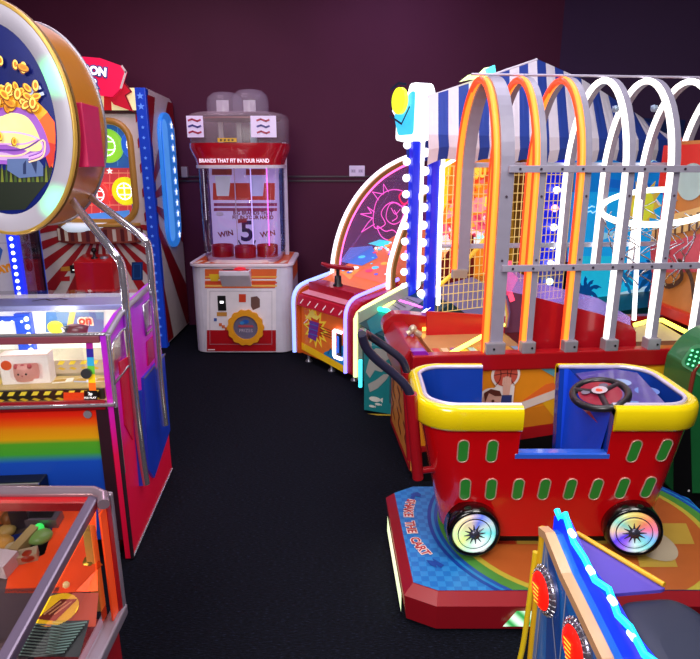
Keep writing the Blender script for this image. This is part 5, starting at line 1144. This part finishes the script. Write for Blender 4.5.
for px, py in ((628, 101), (671, 100), (658, 108), (617, 109)):
    c = fr.l(P(px, py, y=(fr.M @ Vector((1.0, .5, 0))).y)); mb.lathe([(.012, 0), (.018, .01), (.018, .03), (.001, .035)], (c.x, .5, c.z-.015), M('#9ab0c8', .25, .3), 12)
mb.build('lamp_clip', T)
mb = MB(); c = fr.front(y1h-.1); mb.tube([c.px(640, 200), c.px(634, 320)], .013, glow('#f8ffff', 2), 8); mb.tube([c.px(656, 200), c.px(660, 205)], .006, WHITE, 6); mb.build('white_neon', T)
# ================================================================ shopping cart ride
zp = .15
o = P(545, 598, z=zp); fr = Fr((o.x, o.y, 0), 0)
T = thing('cart_ride', fr, 'red and yellow shopping cart kiddie ride with steering wheel on a low red platform', 'kiddie ride')
tp = fr.top(zp)
L0 = [tp.uv(*p) for p in [(437, 598), (404, 587), (386, 491), (410, 483)]]
xr = fr.l(P(760, 560, z=zp)).x; yb = L0[3][1]
out = [L0[0], L0[1], L0[2], L0[3], (xr-.12, yb), (xr, yb-.12), (xr, .12), (xr-.12, 0)]
cx = sum(p[0] for p in out)/8; cy = sum(p[1] for p in out)/8
def ins(pts, d):
    o_ = []
    N = len(pts)
    for i in range(N):
        a, b, c = Vector(pts[i-1]), Vector(pts[i]), Vector(pts[(i+1) % N]); d0 = (b-a).normalized(); d1 = (c-b).normalized(); n0 = Vector((-d0.y, d0.x)); n1 = Vector((-d1.y, d1.x))
        if n0.dot(Vector((cx, cy))-b) < 0: n0 = -n0
        if n1.dot(Vector((cx, cy))-b) < 0: n1 = -n1
        m = (n0+n1).normalized(); o_.append(tuple(b+m*d/max(.3, m.dot(n0))))
    return o_
PR = M('#96121f', .35, coat=.3, noise=.03)
mb = MB(); lo = [(p[0], p[1], .0) for p in ins(out, .0)]
N = 8; r0 = [(p[0], p[1], .012) for p in ins(out, .012)]; r1 = [(p[0], p[1], zp-.035) for p in ins(out, -.0)]; r2 = [(p[0], p[1], zp) for p in ins(out, .034)]; rb_ = [(p[0], p[1], 0) for p in ins(out, .05)]
vs = rb_+r0+r1+r2; mb.add(vs, [(k+j*N, (k+1) % N+j*N, (k+1) % N+(j+1)*N, k+(j+1)*N) for j in range(3) for k in range(N)]+[tuple(range(3*N, 4*N)), tuple(range(N))[::-1]], PR); mb.build('platform', T)
top_in = ins(out, .036)
m = bpy.data.materials.new('blue_check_print'); m.use_nodes = True; nt = m.node_tree; b = nt.nodes['Principled BSDF']; tc = nt.nodes.new('ShaderNodeTexCoord'); ck = nt.nodes.new('ShaderNodeTexChecker'); ck.inputs['Scale'].default_value = 36; ck.inputs[1].default_value = lin('#1b6fbe'); ck.inputs[2].default_value = lin('#2a84cc')
nt.links.new(tc.outputs['Object'], ck.inputs[0]); nt.links.new(ck.outputs[0], b.inputs['Base Color']); b.inputs['Roughness'].default_value = .35
mb = MB(); mb.pl(tp, top_in, m, .002)
ccx, ccy = tp.uv(560, 500); ccx, ccy = fr.l(P(572, 520, z=zp)).x, (yb)/2+.05
Rx = ccx-tp.uv(425, 510)[0]; Rx2 = Rx
def inside(pts):
    def cl(ps, f):
        o_ = []
        for i in range(len(ps)):
            A_, B_ = ps[i-1], ps[i]; fa, fb = f(A_), f(B_)
            if (fa >= 0) != (fb >= 0): t = fa/(fa-fb); o_.append((A_[0]+(B_[0]-A_[0])*t, A_[1]+(B_[1]-A_[1])*t))
            if fb >= 0: o_.append(B_)
        return o_
    for f in (lambda p: p[1]-.036, lambda p: yb-.04-p[1], lambda p: xr-.04-p[0]):
        if pts: pts = cl(pts, f)
    return pts
for r_, cc, off in ((1.0, '#123f9a', .003), (.975, '#1f7fc0', .0034), (.955, '#1b4fa4', .0038), (.93, '#4a8a3a', .0042), (.86, '#b8a83a', .0046), (.82, '#b05a26', .005)):
    mb.pl(tp, inside(ellpts(ccx, ccy, Rx*r_, Rx*r_*.92, 72)), M(cc, .35), off)
mb.build('platform_print', T)
# chequer inside the ring
mb = MB(); s = .14
for i in range(-5, 6):
    for j in range(-5, 6):
        x0, y0 = ccx+i*s, ccy+j*s
        if all(math.hypot((x-ccx)/(Rx*.8), (y-ccy)/(Rx*.8*.92)) < 1 for x, y in ((x0, y0), (x0+s, y0), (x0+s, y0+s), (x0, y0+s))) and y0 > .036 and y0+s < yb-.04:
            if (i+j) % 2: mb.pl(tp, [(x0, y0), (x0+s, y0), (x0+s*1.3, y0+s), (x0+s*.3, y0+s)], M('#b8963a', .35), .006)
            elif i % 2: mb.pl(tp, [(x0, y0), (x0+s, y0), (x0+s*.8, y0+s*.9), (x0-.0, y0+s*.9)], M('#a83018', .35), .006)
for k in range(1): mb.pl(tp, inside(ellpts(*tp.uv(652, 545), .085, .11, 24)), M('#b8a890', .35), .007)
mb.build('chequer_print', T)
mb = MB(); s_ = 'SHAKE THE CART'; pts = smooth([Vector((*tp.uv(*p), 0)) for p in [(411, 500), (408, 513), (411, 530), (416, 543), (427, 556)]], 13)
cum = [0]
for i in range(1, len(pts)): cum.append(cum[-1]+(pts[i]-pts[i-1]).length)
def along(t):
    t *= cum[-1]
    for i in range(1, len(pts)):
        if cum[i] >= t: q = (t-cum[i-1])/(cum[i]-cum[i-1]); p = pts[i-1].lerp(pts[i], q); d = pts[i]-pts[i-1]; return p, math.degrees(math.atan2(d.y, d.x))
for i, ch in enumerate(s_):
    if ch == ' ': continue
    p, a_ = along((i+.5)/len(s_)); mb.text(tp, ch, p.x, p.y, .05, M('#f0d8d0', .4), .005, rot=a_, sx=.95, bold=.005); mb.text(tp, ch, p.x, p.y, .05, M('#b81c2c', .4), .006, rot=a_, sx=.9, bold=.001)
AB = M('#15469c', .4)
mb.build('lettering', T); mb = MB()
mb.pp(tp, [(410, 499), (412, 496), (410, 495), (417, 493), (421, 495), (420, 498), (415, 497), (414, 501)], AB, .005); mb.pp(tp, [(426, 561), (434, 562), (432, 559), (444, 566), (441, 569), (436, 566), (437, 569), (430, 566)], AB, .005); mb.build('arrow_print', T)
# lights in the platform
lpx = Plane(fr, (0, 0, 0), (1, 0, 0), (0, 0, 1)); mb = MB()
u0, u1 = L0[2], L0[1]; a_, b_ = Vector((*u0, 0)), Vector((*u1, 0)); d = (b_-a_).normalized(); n = Vector((d.y, -d.x, 0)); 
if n.x > 0: n = -n
GLW = ramp('green_white_light', 'Y', [(0, '#d8ffc0'), (.5, '#fff8d0'), (1, '#c8ffb0')], .3, emit=1.2, lo=0, hi=.8)
A_, B_ = a_.lerp(b_, .18), a_.lerp(b_, .95); mb.add([A_+n*.004+Vector((0, 0, .02)), B_+n*.004+Vector((0, 0, .018)), B_+n*.004+Vector((0, 0, .095)), A_+n*.004+Vector((0, 0, .095))], [(0, 1, 2, 3)], GLW); mb.build('side_light', T)
fp = fr.front(-.0); mb = MB()
GS = bpy.data.materials.new('striped_light'); GS.use_nodes = True; nt = GS.node_tree; b = nt.nodes['Principled BSDF']; wv = nt.nodes.new('ShaderNodeTexWave'); wv.inputs['Scale'].default_value = 9; tc = nt.nodes.new('ShaderNodeTexCoord'); cr2 = nt.nodes.new('ShaderNodeValToRGB'); cr2.color_ramp.elements[0].color = lin('#2f9a4a'); cr2.color_ramp.elements[1].color = lin('#d8ffe0')
wv.bands_direction = 'DIAGONAL'; nt.links.new(tc.outputs['Object'], wv.inputs['Vector']); nt.links.new(wv.outputs['Color'], cr2.inputs[0]); nt.links.new(cr2.outputs[0], b.inputs['Emission Color']); nt.links.new(cr2.outputs[0], b.inputs['Base Color']); b.inputs['Emission Strength'].default_value = 1.0
q0, q1 = fp.uv(503, 619), fp.uv(517, 604); zlo, zhi = q0[1], q1[1]
zlo, zhi = .035, .1
mb.add([(q0[0], -.004, zlo), (q1[0]+.22, -.004, zlo), (q1[0]+.26, -.004, zhi), (q1[0], -.004, zhi)], [(0, 1, 2, 3)], GS); mb.build('front_light', T)
# ---- cart shell
yn = fr.l(P(540, 552, y=2.02)).y     # near face of the basket at the bottom
z_b, z_t, z_c = .205, .765, .578
nearw = 2.02; 
yb0 = 2.03-fr.loc.y; yt0 = 1.955-fr.loc.y; yb1 = 2.36-fr.loc.y; yt1 = 2.43-fr.loc.y
def wx(px, py, yw): return fr.l(P(px, py, y=yw+fr.loc.y)).x
xl_b, xr_b = wx(443, 553, yb0), wx(659, 540, yb0); xl_t, xr_t = wx(421, 415, yt0), wx(710, 415, yt0)
xc0, xc1 = wx(522, 430, yt0), wx(613, 430, yt0)
def yat(z, far=False):
    t = (z-z_b)/(z_t-z_b); return (yb1+(yt1-yb1)*t) if far else (yb0+(yt0-yb0)*t)
def loop(z, inset=0., n=9):
    t = (z-z_b)/(z_t-z_b); x0 = xl_b+(xl_t-xl_b)*t+inset; x1 = xr_b+(xr_t-xr_b)*t-inset; y0 = yat(z)+inset; y1 = yat(z, True)-inset; r = .13-inset*.6
    c0 = xc0; c1 = xc1; pts = []
    def seg(a, b, k, y): return [(a+(b-a)*i/k, y) for i in range(k)]
    pts += seg(x0+r, c0, 4, y0)+seg(c0, c1, 6, y0)+seg(c1, x1-r, 4, y0)
    pts += [(x1-r+r*math.sin(R(90*i/n)), y0+r-r*math.cos(R(90*i/n))) for i in range(n)]
    pts += [(x1-r+r*math.cos(R(90*i/n)), y1-r+r*math.sin(R(90*i/n))) for i in range(n)]
    c0 -= .05; c1 -= .05; pts += seg(x1-r, c1+.0, 4, y1)+seg(c1, c0, 6, y1)+seg(c0, x0+r, 4, y1)
    pts += [(x0+r-r*math.sin(R(90*i/n)), y1-r+r*math.cos(R(90*i/n))) for i in range(n)]
    pts += [(x0+r-r*math.cos(R(90*i/n)), y0+r-r*math.sin(R(90*i/n))) for i in range(n)]
    return pts
n = 9; NL = len(loop(.5)); near_cut = set(range(4, 10)); base_far = 14+2*n+4; far_cut = set(range(base_far, base_far+6))
cut = near_cut | far_cut
zs = [z_b, .3, .45, z_c, .68, z_t]
CR = M('#d00810', .22, coat=.7, noise=.02); CB = M('#123a9c', .22, coat=.7, noise=.05); CY = M('#ecd00c', .2, coat=.8, noise=.02)
def shell(inset, zs, mat, flip=False):
    mb_ = MB(); vs = [(x, y, z) for z in zs for x, y in loop(z, inset)]; fs = []
    for j in range(len(zs)-1):
        for k in range(NL):
            if zs[j] >= z_c-1e-6 and k in near_cut: continue
            if zs[j] >= .3-1e-6 and k in far_cut: continue
            fs.append((j*NL+k, j*NL+(k+1) % NL, (j+1)*NL+(k+1) % NL, (j+1)*NL+k))
    mb_.add(vs, fs, mat, True); return mb_
mb = shell(0, zs, CR); vs = [(x, y, z_b) for x, y in loop(z_b, 0)]; mb.add(vs, [tuple(range(NL))[::-1]], CR); body = mb.build('basket', T)
mb = shell(.035, [z_b+.03, .3, .45, z_c, .68, z_t], CB); vs = [(x, y, z_b+.12) for x, y in loop(z_b+.12, .034)]; mb.add(vs, [tuple(range(NL))], M('#0c0c18', .5))
# caps at the cut edges and the sill
for xcut in (xc0, xc1):
    for far in (False, True):
        sgn = -1 if far else 1
        zl = .3 if far else z_c-.01; xq = xcut-(.05 if far else 0); q = [(xq, yat(zl, far)-.002*sgn, zl), (xq, yat(zl, far)+.038*sgn, zl), (xq, yat(z_t, far)+.038*sgn, z_t), (xq, yat(z_t, far)-.002*sgn, z_t)]
        mb.add(q, [(0, 1, 2, 3)], CB)
mb.build('inner_liner', T)
for far in (False,):
    mb = MB(); y = yat(z_c, far)+(-.018 if far else .018)
    mb.tube([(xc0-.01, y, z_c-.002), (xc1+.01, y, z_c-.002)], 1, M('#2f5fd0', .15, coat=1.), sect=[(.004, -.024), (.008, -.018), (.008, .014), (.004, .021), (-.012, .021), (-.012, -.024)], up=(0, 0, 1)); mb.build('door_sill', T)
# yellow rim bumper sections left and right
lt = loop(z_t, 0)
sec = [(.0, -.03), (.01, -.02), (.013, -.006), (.008, .006), (-.006, .013), (-.035, .014), (-.07, .012), (-.08, .006), (-.082, -.002), (-.03, -.004), (-.02, -.03)]
left_idx = list(range(base_far+6, NL))+list(range(0, 5)); right_idx = list(range(10, base_far+1))
for idx in (right_idx, left_idx):
    path = [(lt[i % NL][0], lt[i % NL][1], z_t) for i in idx]; mb = MB()
    mb.tube(path, 1, CY, sect=sec, up=(0, 0, 1)); 
    mb.s = [True]*len(mb.s); mb.build('rim_bumper', T)
mb = MB()
for idx in (right_idx, left_idx):
    l2 = loop(z_t, .03); path = [(l2[i % NL][0], l2[i % NL][1], z_t+.006) for i in idx]; mb = MB(); mb.tube(path, .009, M('#d0c8e4', .15, .2, coat=.5), 6); mb.build('rim_piping', T)
pass
# green slots on the near face
v = Vector((0, yt0-yb0, z_t-z_b)).normalized(); nf = Plane(fr, (0, yb0, z_b), (1, 0, 0), v)
slots = [(463, 451, 0), (492, 451, 2), (634, 451, 14), (664, 450, 18), (465, 489, -2), (491, 489, 0), (518, 489, 3), (544, 489, 6), (570, 489, 9), (596, 489, 12), (622, 488, 15), (648, 487, 18)]
GN = M('#2f8a32', .35, coat=.3)
for px, py, an in slots:
    u, w_ = nf.uv(px, py); c_, s_2 = math.cos(R(-an*.55)), math.sin(R(-an*.55)); hw_, hh = .0195, .047
    pts = [(u+x*c_-y*s_2, w_+x*s_2+y*c_) for x, y in rrect(-hw_, hw_, -hh, hh, hw_-.001, 5)]
    mb = MB(); mb.slab(nf, pts, -.004, .003, GN); mb.tube([nf.pt(a, b, .002) for a, b in pts], .0028, M('#d8a89a', .3, .3), 5, closed=True); mb.build('green_slot', body)
# dashboard, bulkhead and steering wheel
mb = MB(); X1 = xc1; ydn, ydf = yat(.75)+.035, yat(.75, True)-.035
xb = wx(563, 380, yt1-.035)
CBB = M('#0a48d8', .5)
mb.add([(xb, ydf, z_t), (xb, yat(z_b+.12, True)-.037, z_b+.12), (X1-.03, yat(z_b+.12)+.037, z_b+.12), (X1+.0, ydn, z_t-.05), (X1+.0, ydn, z_t-.03), (xb+.02, ydf, z_t)], [(0, 1, 2, 3, 4, 5)], CBB)
mb.build('bulkhead', T)
mb = MB(); DPN = M('#4a3a8c', .3, coat=.4, noise=.2, scale=30); p4 = [(xb+.05, ydf, z_t-.02), (X1+.045, ydn+.0, z_t-.06), (xr_t-.1, ydn+.02, z_t-.03), (xr_t-.08, ydf-.05, z_t-.0), (xr_t-.16, ydf, z_t-.0)]
mb.add(p4+[(p[0], p[1], p[2]-.03) for p in p4], [(0, 1, 2, 3, 4), (9, 8, 7, 6, 5)]+[(i, i+5, (i+1) % 5+5, (i+1) % 5) for i in range(5)], DPN); 
mb.build('dashboard', T)
dpl = Plane(fr, (p4[1][0], p4[1][1], p4[1][2]), (1, 0, .05), (-.1, 1, .12)); mb = MB(); 
for u, w_, r_, cc in ((.1, .1, .03, '#6a8ac8'), (.2, .2, .035, '#5a78c0'), (.22, .07, .03, '#7a5ab0'), (.14, .28, .03, '#8aa0d0')): mb.pl(dpl, ellpts(u, w_, r_*1.3, r_), M(cc, .4), .006)
mb.build('dash_print', T)
mb = MB(); RR = M('#a01828', .3, coat=.4); wc = P(600, 394, y=2.09); wl = fr.l(wc)
mb.add([fr.l(P(*p, y=yy_))+Vector((.012, 0, 0)) for p, yy_ in (((575, 405), 2.2), ((606, 434), 2.0), ((613, 410), 2.0), ((630, 385), 2.25), ((600, 382), 2.3))], [(0, 1, 2, 3, 4)], RR); mb.build('dash_corner', T)
tl = Matrix.Rotation(R(6), 3, 'Y') @ Matrix.Rotation(R(14), 3, 'X') @ Matrix.Identity(3); Rw = .094
def W3(x, y, z): return Vector((wl.x, wl.y, wl.z)) + Matrix.Rotation(R(-14), 3, 'Y') @ (Matrix.Rotation(R(5), 3, 'X') @ Vector((x, y, z)))
mb = MB(); mb.tube([W3(Rw*math.cos(a), Rw*math.sin(a)*1.15, 0) for a in [2*math.pi*k/36 for k in range(36)]], .0135, M('#141218', .4, coat=.3), 12, closed=True); sw = mb.build('steering_wheel', T)
mb = MB(); vs = [W3(.075*math.cos(a), .09*math.sin(a), .004) for a in [2*math.pi*k/20 for k in range(20)]]; mb.add(vs, [tuple(range(20))], M('#8a1c34', .3, coat=.3))
for a in (20, 140, 260): mb.tube([W3(0, 0, .004), W3(Rw*math.cos(R(a)), Rw*1.15*math.sin(R(a)), 0)], .012, M('#2a1c24', .3), 8)
for x, y, cc, r_ in ((.0, 0, '#c8c0d0', .028), (-.045, .02, '#7f7a90', .016), (.03, .04, '#6a6880', .016)):
    mb.add([W3(x+r_*math.cos(a), y+r_*math.sin(a), .018 if x == 0 else .01) for a in [2*math.pi*k/16 for k in range(16)]], [tuple(range(16))], M(cc, .25, .3))
mb.ball(W3(0, 0, .016), .014, M('#e04020', .3, emit=.2), 10, (1, 1, .4)); mb.tube([W3(0, 0, 0), W3(0, .02, -.12)], .018, M('#1c1a22', .4), 10); mb.build('wheel_hub', sw)
mb = MB(); mb.box(xl_b+.06, xc0-.12, yat(.5)+.05, yat(.5, True)-.05, z_b+.1, .42, CB, .02); mb.build('seat', T)
# push handle
hx = fr.l(P(412, 400, y=2.02)); DG = M('#23223a', .4, coat=.3)
h1 = smooth([fr.l(P(x, y, y=Y)) for x, y, Y in ((411, 396, 2.03), (405, 385, 2.03), (393, 373, 2.03), (376, 359, 2.02), (366, 347, 2.01), (362, 335, 2.0))], 5)
h2 = smooth([fr.l(P(x, y, y=Y)) for x, y, Y in ((407, 372, 2.36), (402, 360, 2.36), (390, 350, 2.36), (377, 341, 2.36), (368, 335, 2.34))], 5)
mb = MB(); mb.tube(h1, .0165, DG, 12); mb.tube(h2, .0165, DG, 12); mb.tube([h1[-1], h1[-1].lerp(h2[-1], .5)+Vector((-.01, 0, .012)), h2[-1]], .0165, DG, 12); hd = mb.build('push_handle', T)
mb = MB(); a_ = fr.l(P(411, 396, y=2.03)); b_ = fr.l(P(418, 478, y=2.06)); mb.tube([a_+Vector((0, 0, .01)), b_], .0215, M('#a0101c', .3, coat=.4), 12); mb.tube([b_+Vector((0, 0, .03)), b_+Vector((.12, .03, .03))], .013, M('#a0101c', .3), 10); mb.build('handle_post', T); mb = MB()
a2 = fr.l(P(407, 372, y=2.36)); mb.tube([a2, a2+Vector((.03, 0, -.4))], .0215, M('#a0101c', .3, coat=.4), 12); mb.build('handle_post', T)
# underframe and wheels
mb = MB(); mb.box(xl_b+.05, xr_b-.05, yb0+.04, yb1-.04, zp, z_b+.01, BLACK); mb.build('underframe', T)
def hubmat(seed, cols):
    m = bpy.data.materials.new('rainbow_hub'); m.use_nodes = True; nt = m.node_tree; b = nt.nodes['Principled BSDF']; tc = nt.nodes.new('ShaderNodeTexCoord'); g = nt.nodes.new('ShaderNodeTexGradient'); g.gradient_type = 'RADIAL'
    mp = nt.nodes.new('ShaderNodeMapping'); mp.inputs['Rotation'].default_value = (R(90), 0, 0); cr = nt.nodes.new('ShaderNodeValToRGB'); e = cr.color_ramp.elements
    for i, h in enumerate(cols):
        p = i/(len(cols)-1); el = e[i] if i < 2 else e.new(p); el.position = p; el.color = lin(h)
    nt.links.new(tc.outputs['Object'], mp.inputs[0]); nt.links.new(mp.outputs[0], g.inputs[0]); nt.links.new(g.outputs[0], cr.inputs[0]); nt.links.new(cr.outputs[0], b.inputs['Base Color']); nt.links.new(cr.outputs[0], b.inputs['Emission Color']); b.inputs['Emission Strength'].default_value = .6; b.inputs['Roughness'].default_value = .2; return m
TY = M('#08080b', .22, coat=.6)
def cwheel(px, py, yw, cols, yaw, rr=.102, full=True):
    c = fr.l(P(px, py, y=yw)); c.z = zp+rr+.016
    if not full: mb = MB(); mb.lathe([(rr, -.03), (rr, .03), (.001, .03)], (0, 0, 0), TY, 24, 'y'); mb.build('wheel', T, c, yaw); return
    mb = MB(); mb.lathe([(rr*.78, -.03), (rr*.86, -.045), (rr*.94, -.042), (rr, -.022), (rr*1.0, .03), (rr*.6, .04), (.001, .04)], (0, 0, 0), TY, 36, 'y'); w_ = mb.build('wheel', T, c, yaw)
    hm = hubmat(0, cols); mb = MB(); mb.lathe([(rr*.8, -.03), (rr*.78, -.04), (rr*.7, -.042), (rr*.66, -.034), (rr*.58, -.034), (rr*.55, -.042), (rr*.5, -.036), (.001, -.03)], (0, 0, 0), hm, 36, 'y'); mb.build('hub_light', w_)
    mb = MB(); DK = M('#4a4a5c', .25, .5)
    for k in range(12):
        a = R(k*30+8); mb.tube([(0, -.04, 0), (rr*.40*math.cos(a), -.042, rr*.40*math.sin(a))], [.007, .0012], DK, 6)
    mb.lathe([(rr*.2, -.04), (rr*.16, -.05), (.001, -.052)], (0, 0, 0), DK, 14, 'y'); mb.lathe([(rr*.62, -.036), (rr*.62, -.040), (rr*.59, -.040)], (0, 0, 0), DK, 30, 'y', caps=False); mb.build('hub_star', w_)
cwheel(472, 530, 1.99, ['#d8f8b0', '#f0e8b0', '#f0d8c0', '#6a80f0', '#c8dce0', '#70dcdc', '#d0f4f0', '#f0f8f8', '#c0ecd0', '#e0f090', '#d8f8b0'], R(2))
cwheel(631, 529, 1.99, ['#f0d0b8', '#90dcd0', '#e4e490', '#ecc870', '#f08a70', '#f080a8', '#78b8f0', '#88dcdc', '#d0f0f4', '#a070f0', '#5a40f0', '#f0d0b8'], R(-9), .106)
cwheel(480, 500, 2.33, [], 0, .1, False); cwheel(585, 500, 2.33, [], 0, .1, False)
# ================================================================ green machine at right edge
c = P(690, 400, y=2.6); fr = Fr((c.x+.0, 2.6, 0), 0)
T = thing('green_cabinet', fr, 'dark green rounded arcade cabinet at the right edge behind the cart', 'arcade machine')
GR1 = M('#1c6a38', .35, coat=.3); lp = fr.left(0)
H = .83
prof = smooth([Vector((0, .05, 0)), Vector((0, .6, 0)), Vector((.02, H-.12, 0)), Vector((.1, H-.02, 0)), Vector((.22, H+.02, 0)), Vector((.4, H+.05, 0))], 5)
pts = [(p.x, p.y) for p in prof]+[(.6, H+.05), (.6, .05)]
mb = MB(); mb.prism([(a, b) for a, b in pts], 0, .26, 'y', GR1, .006); mb.box(.02, .58, .02, .24, 0, .05, BLACK); mb.build('body', T)
mb = MB(); mb.tube([(p.x-.006, .0, p.y+.004) for p in prof[4:]], .01, M('#7a2c20', .35), 8); mb.build('edge_trim', T)
fq = fr.front(0); mb = MB(); u, w_ = fq.uv(694, 357)
mb.pl(fq, rounded([fq.uv(*p) for p in [(679, 364), (720, 388), (725, 346), (692, 344)]], .03), M('#5fa878', .3), .003); mb.pl(fq, rounded([fq.uv(*p) for p in [(682, 363), (720, 384), (725, 350), (693, 347)]], .03), M('#1a6a40', .3, emit=.25), .006)
for i in range(5):
    for j in range(4): mb.pl(fq, ellpts(*fq.uv(687+i*5+(3-j)*1.5, 350+j*4.5+i*1.5), .006, .005, 8), glow('#7dffb0', 1.8), .008)
mb.build('led_window', T)
mb = MB(); mb.pp(fq, [(673, 425), (690, 425), (692, 498), (712, 520), (712, 545), (673, 520)], BLACK, .004)
for x, y in [fq.uv(*p) for p in ((688, 490), (694, 504), (690, 509), (697, 512))]: mb.pl(fq, ellpts(x, y, .006, .006, 8), WHITE, .007)
mb.build('black_panel', T)
# ================================================================ blue game at bottom right, nearest the camera
zt = .77; pk = P(545, 529, z=zt); fr = Fr((pk.x, pk.y, 0), 0)
T = thing('rocket_game', fr, 'dark blue cabinet with red lamps and cyan lightning edge at the bottom right corner', 'arcade machine')
e2 = fr.l(P(640, 659, z=zt)); L_ = -e2.y+.5; dx = e2.x/e2.y   # edge direction
fr2 = Fr(fr.loc, math.atan2(-e2.x, e2.y) if False else 0)
rot = math.atan2(e2.x, -e2.y); fr.rot = rot; fr = Fr((pk.x, pk.y, 0), rot); T.location = fr.loc; T.rotation_euler = (0, 0, rot)
lp = fr.left(0)
def nz(u): return zt-.012*math.sin(u*9)
edge = [(0.0, zt-.004), (.03, zt+.004), (.12, zt-.035), (.22, zt-.062), (.3, zt-.085), (.35, zt-.13), (.43, zt-.145), (.5, zt-.2), (.62, zt-.21), (.78, zt-.22), (.95, zt-.22)]
BLP = M('#1f6cc0', .35, coat=.4, noise=.04)
mb = MB(); prof = [(0, .06)]+edge+[(.95, .06)]
mb.prism([(-p[0], p[1]) for p in prof], 0, .03, 'x', BLP); mb.box(.03, .42, -.9, -.1, .06, .3, M('#0e1a3c', .4)); mb.box(.05, .4, -.88, -.04, 0, .06, BLACK); bd = mb.build('cabinet', T)
mb = MB(); DKB = M('#1d4a9c', .35, coat=.3)
mb.pl(lp, [(.03, zt-.02), (.1, zt-.1), (.24, .1), (.12, .1)], DKB, .002); mb.pl(lp, [(.13, zt-.1), (.2, zt-.16), (.6, .3), (.3, .1)], M('#2a58b0', .35), .0025)
LNM = M('#8f98b8', .4)
for a_, b_ in (((.02, zt-.03), (.3, .1)), ((.02, zt-.03), (.03, .1)), ((.13, zt-.06), (.15, .1)), ((.2, zt-.1), (.55, .3))): mb.ln(lp, [a_, b_], .005, LNM, .004)
mb.build('line_print', bd)
mb = MB(); TAN = M('#c89a70', .35, coat=.2)
mb.tube([(-.004, -p[0], p[1]) for p in edge], 1, TAN, sect=[(-.012, -.01), (.012, -.01), (.012, .01), (-.012, .01)], up=(1, 0, 0)); mb.tube([(-.002, .006, zt-.0), (-.002, .006, .06)], .008, M('#d8a81c', .35), 8); mb.build('edge_trim', T)
mb = MB(); mb.tube(smooth([(-.03, .01, .06), (-.035, .01, .3), (-.02, .012, .45), (-.012, .012, .7)], 5), .007, M('#e0c01c', .35), 8); mb.build('yellow_cable', T)
# red lamps
for px, py in ((547, 590), (580, 646)):
    c = lp.px(px, py); mb = MB(); mb.lathe([(.056, 0), (.058, -.006), (.052, -.014), (.044, -.016)], (0, 0, 0), M('#8f8ca0', .25, .8), 36, 'x')
    for k in range(24): a = R(k*15); mb.tube([(-.006, .058*math.cos(a), .058*math.sin(a)), (-.016, .046*math.cos(a), .046*math.sin(a))], .0025, M('#d0ccd8', .25, .7), 5)
    l = mb.build('red_lamp', T, c); mb = MB(); mb.lathe([(.045, -.014), (.04, -.02), (.025, -.025), (.001, -.027)], (0, 0, 0), glow('#ff1208', 1.5), 28, 'x')
    lm = Plane(Fr((0, 0, 0)), (-.0275, 0, 0), (0, -1, 0), (0, 0, 1))
    for k in range(5): mb.pl(lm, [(-.02+k*.004, .012-k*.009), (.012+k*.002, .018-k*.009), (.014, .014-k*.009), (-.018+k*.004, .008-k*.009)], glow('#ffa030', 2), .001)
    mb.build('lens', l)
# cyan lightning light strip on top
mb = MB(); CY1 = glow('#18c8ff', 1.7); CY2 = glow('#c8f4ff', 2.6); BLGLOW = M('#0a28d8', .3, emit=.9)
off = .05; ed = [(-.02, zt+.03), (.02, zt+.045), (.12, zt-.0), (.22, zt-.0), (.3, zt-.02), (.4, zt-.015), (.46, zt-.06), (.56, zt-.05), (.7, zt-.08), (.9, zt-.07)]
mb.prism([(-p[0], p[1]-.01) for p in ed]+[(-p[0], p[1]-.05-.2*min(p[0], .5)) for p in ed[::-1]], .03, .05, 'x', BLGLOW); ls = mb.build('lightning_strip', T)  # blue emissive plate paints the glow between tan trim and cyan tube
mb = MB(); z_ = []
for i in range(len(ed)-1):
    a_, b_ = Vector(ed[i]), Vector(ed[i+1])
    for t in (0, .5): q = a_.lerp(b_, t); z_.append((.035, -q.x, q.y+(.006 if t == 0 else -.012)))
mb.tube(z_, .0075, CY1, 8); mb.build('cyan_tube', ls)
mb = MB(); 
mb.tube([(.04, -p[0]-.01, p[1]-.02) for p in ed], .006, CY1, 8)
for i in range(3, 20): 
    t = i/20*(len(ed)-1); k = int(t); q = Vector(ed[k]).lerp(Vector(ed[min(k+1, len(ed)-1)]), t-k)
    if i % 2: mb.tube([(.032, -q.x, q.y), (.032, -q.x-.018, q.y-.0)], .007, CY2, 8)
mb.build('white_led', ls)
# purple wing and dark hood
w0, w1, w2 = fr.l(P(578, 536, z=zt-.04)), fr.l(P(665, 588, z=zt-.04)), fr.l(P(625, 590, z=zt-.04))
wn = fr.l(P(590, 580, z=zt-.04)); PU = M('#5646b0', .35, coat=.2)
mb = MB(); w3 = (.05, w2.y-.03); mb.prism([(.05, -.03), (w0.x, w0.y), (w1.x, w1.y), (w1.x-.01, w1.y-.004), (.05, w1.y-.004)], zt-.048, zt-.04, 'z', PU); wg = mb.build('purple_wing', T)
mb = MB(); mb.tube([(.05, -.0, zt-.035), (w0.x, w0.y+.004, zt-.035), (w1.x, w1.y+.004, zt-.035)], .006, M('#e0a81c', .35), 8); mb.build('yellow_edge', wg)
hc = fr.l(P(672, 645, z=zt-.02)); HD = M('#1d243c', .5, noise=.02)
mb = MB(); secs = []
hx0, hx1, hy1 = .05, .48, w1.y-.0
for z, s_ in ((.3, .98), (zt-.2, 1.), (zt-.1, .995), (zt-.07, .985), (zt-.058, .965), (zt-.05, .93), (zt-.045, .86), (zt-.042, .7)):
    hcx = (.05+w1.x+.05)/2; hhw = hcx-.05; secs.append((z, hcx, hy1-.392, hhw*max(s_, .02), .395*max(s_, .02)))
mb.loft(secs, HD, 60, 5.0); mb.build('dark_hood', T)
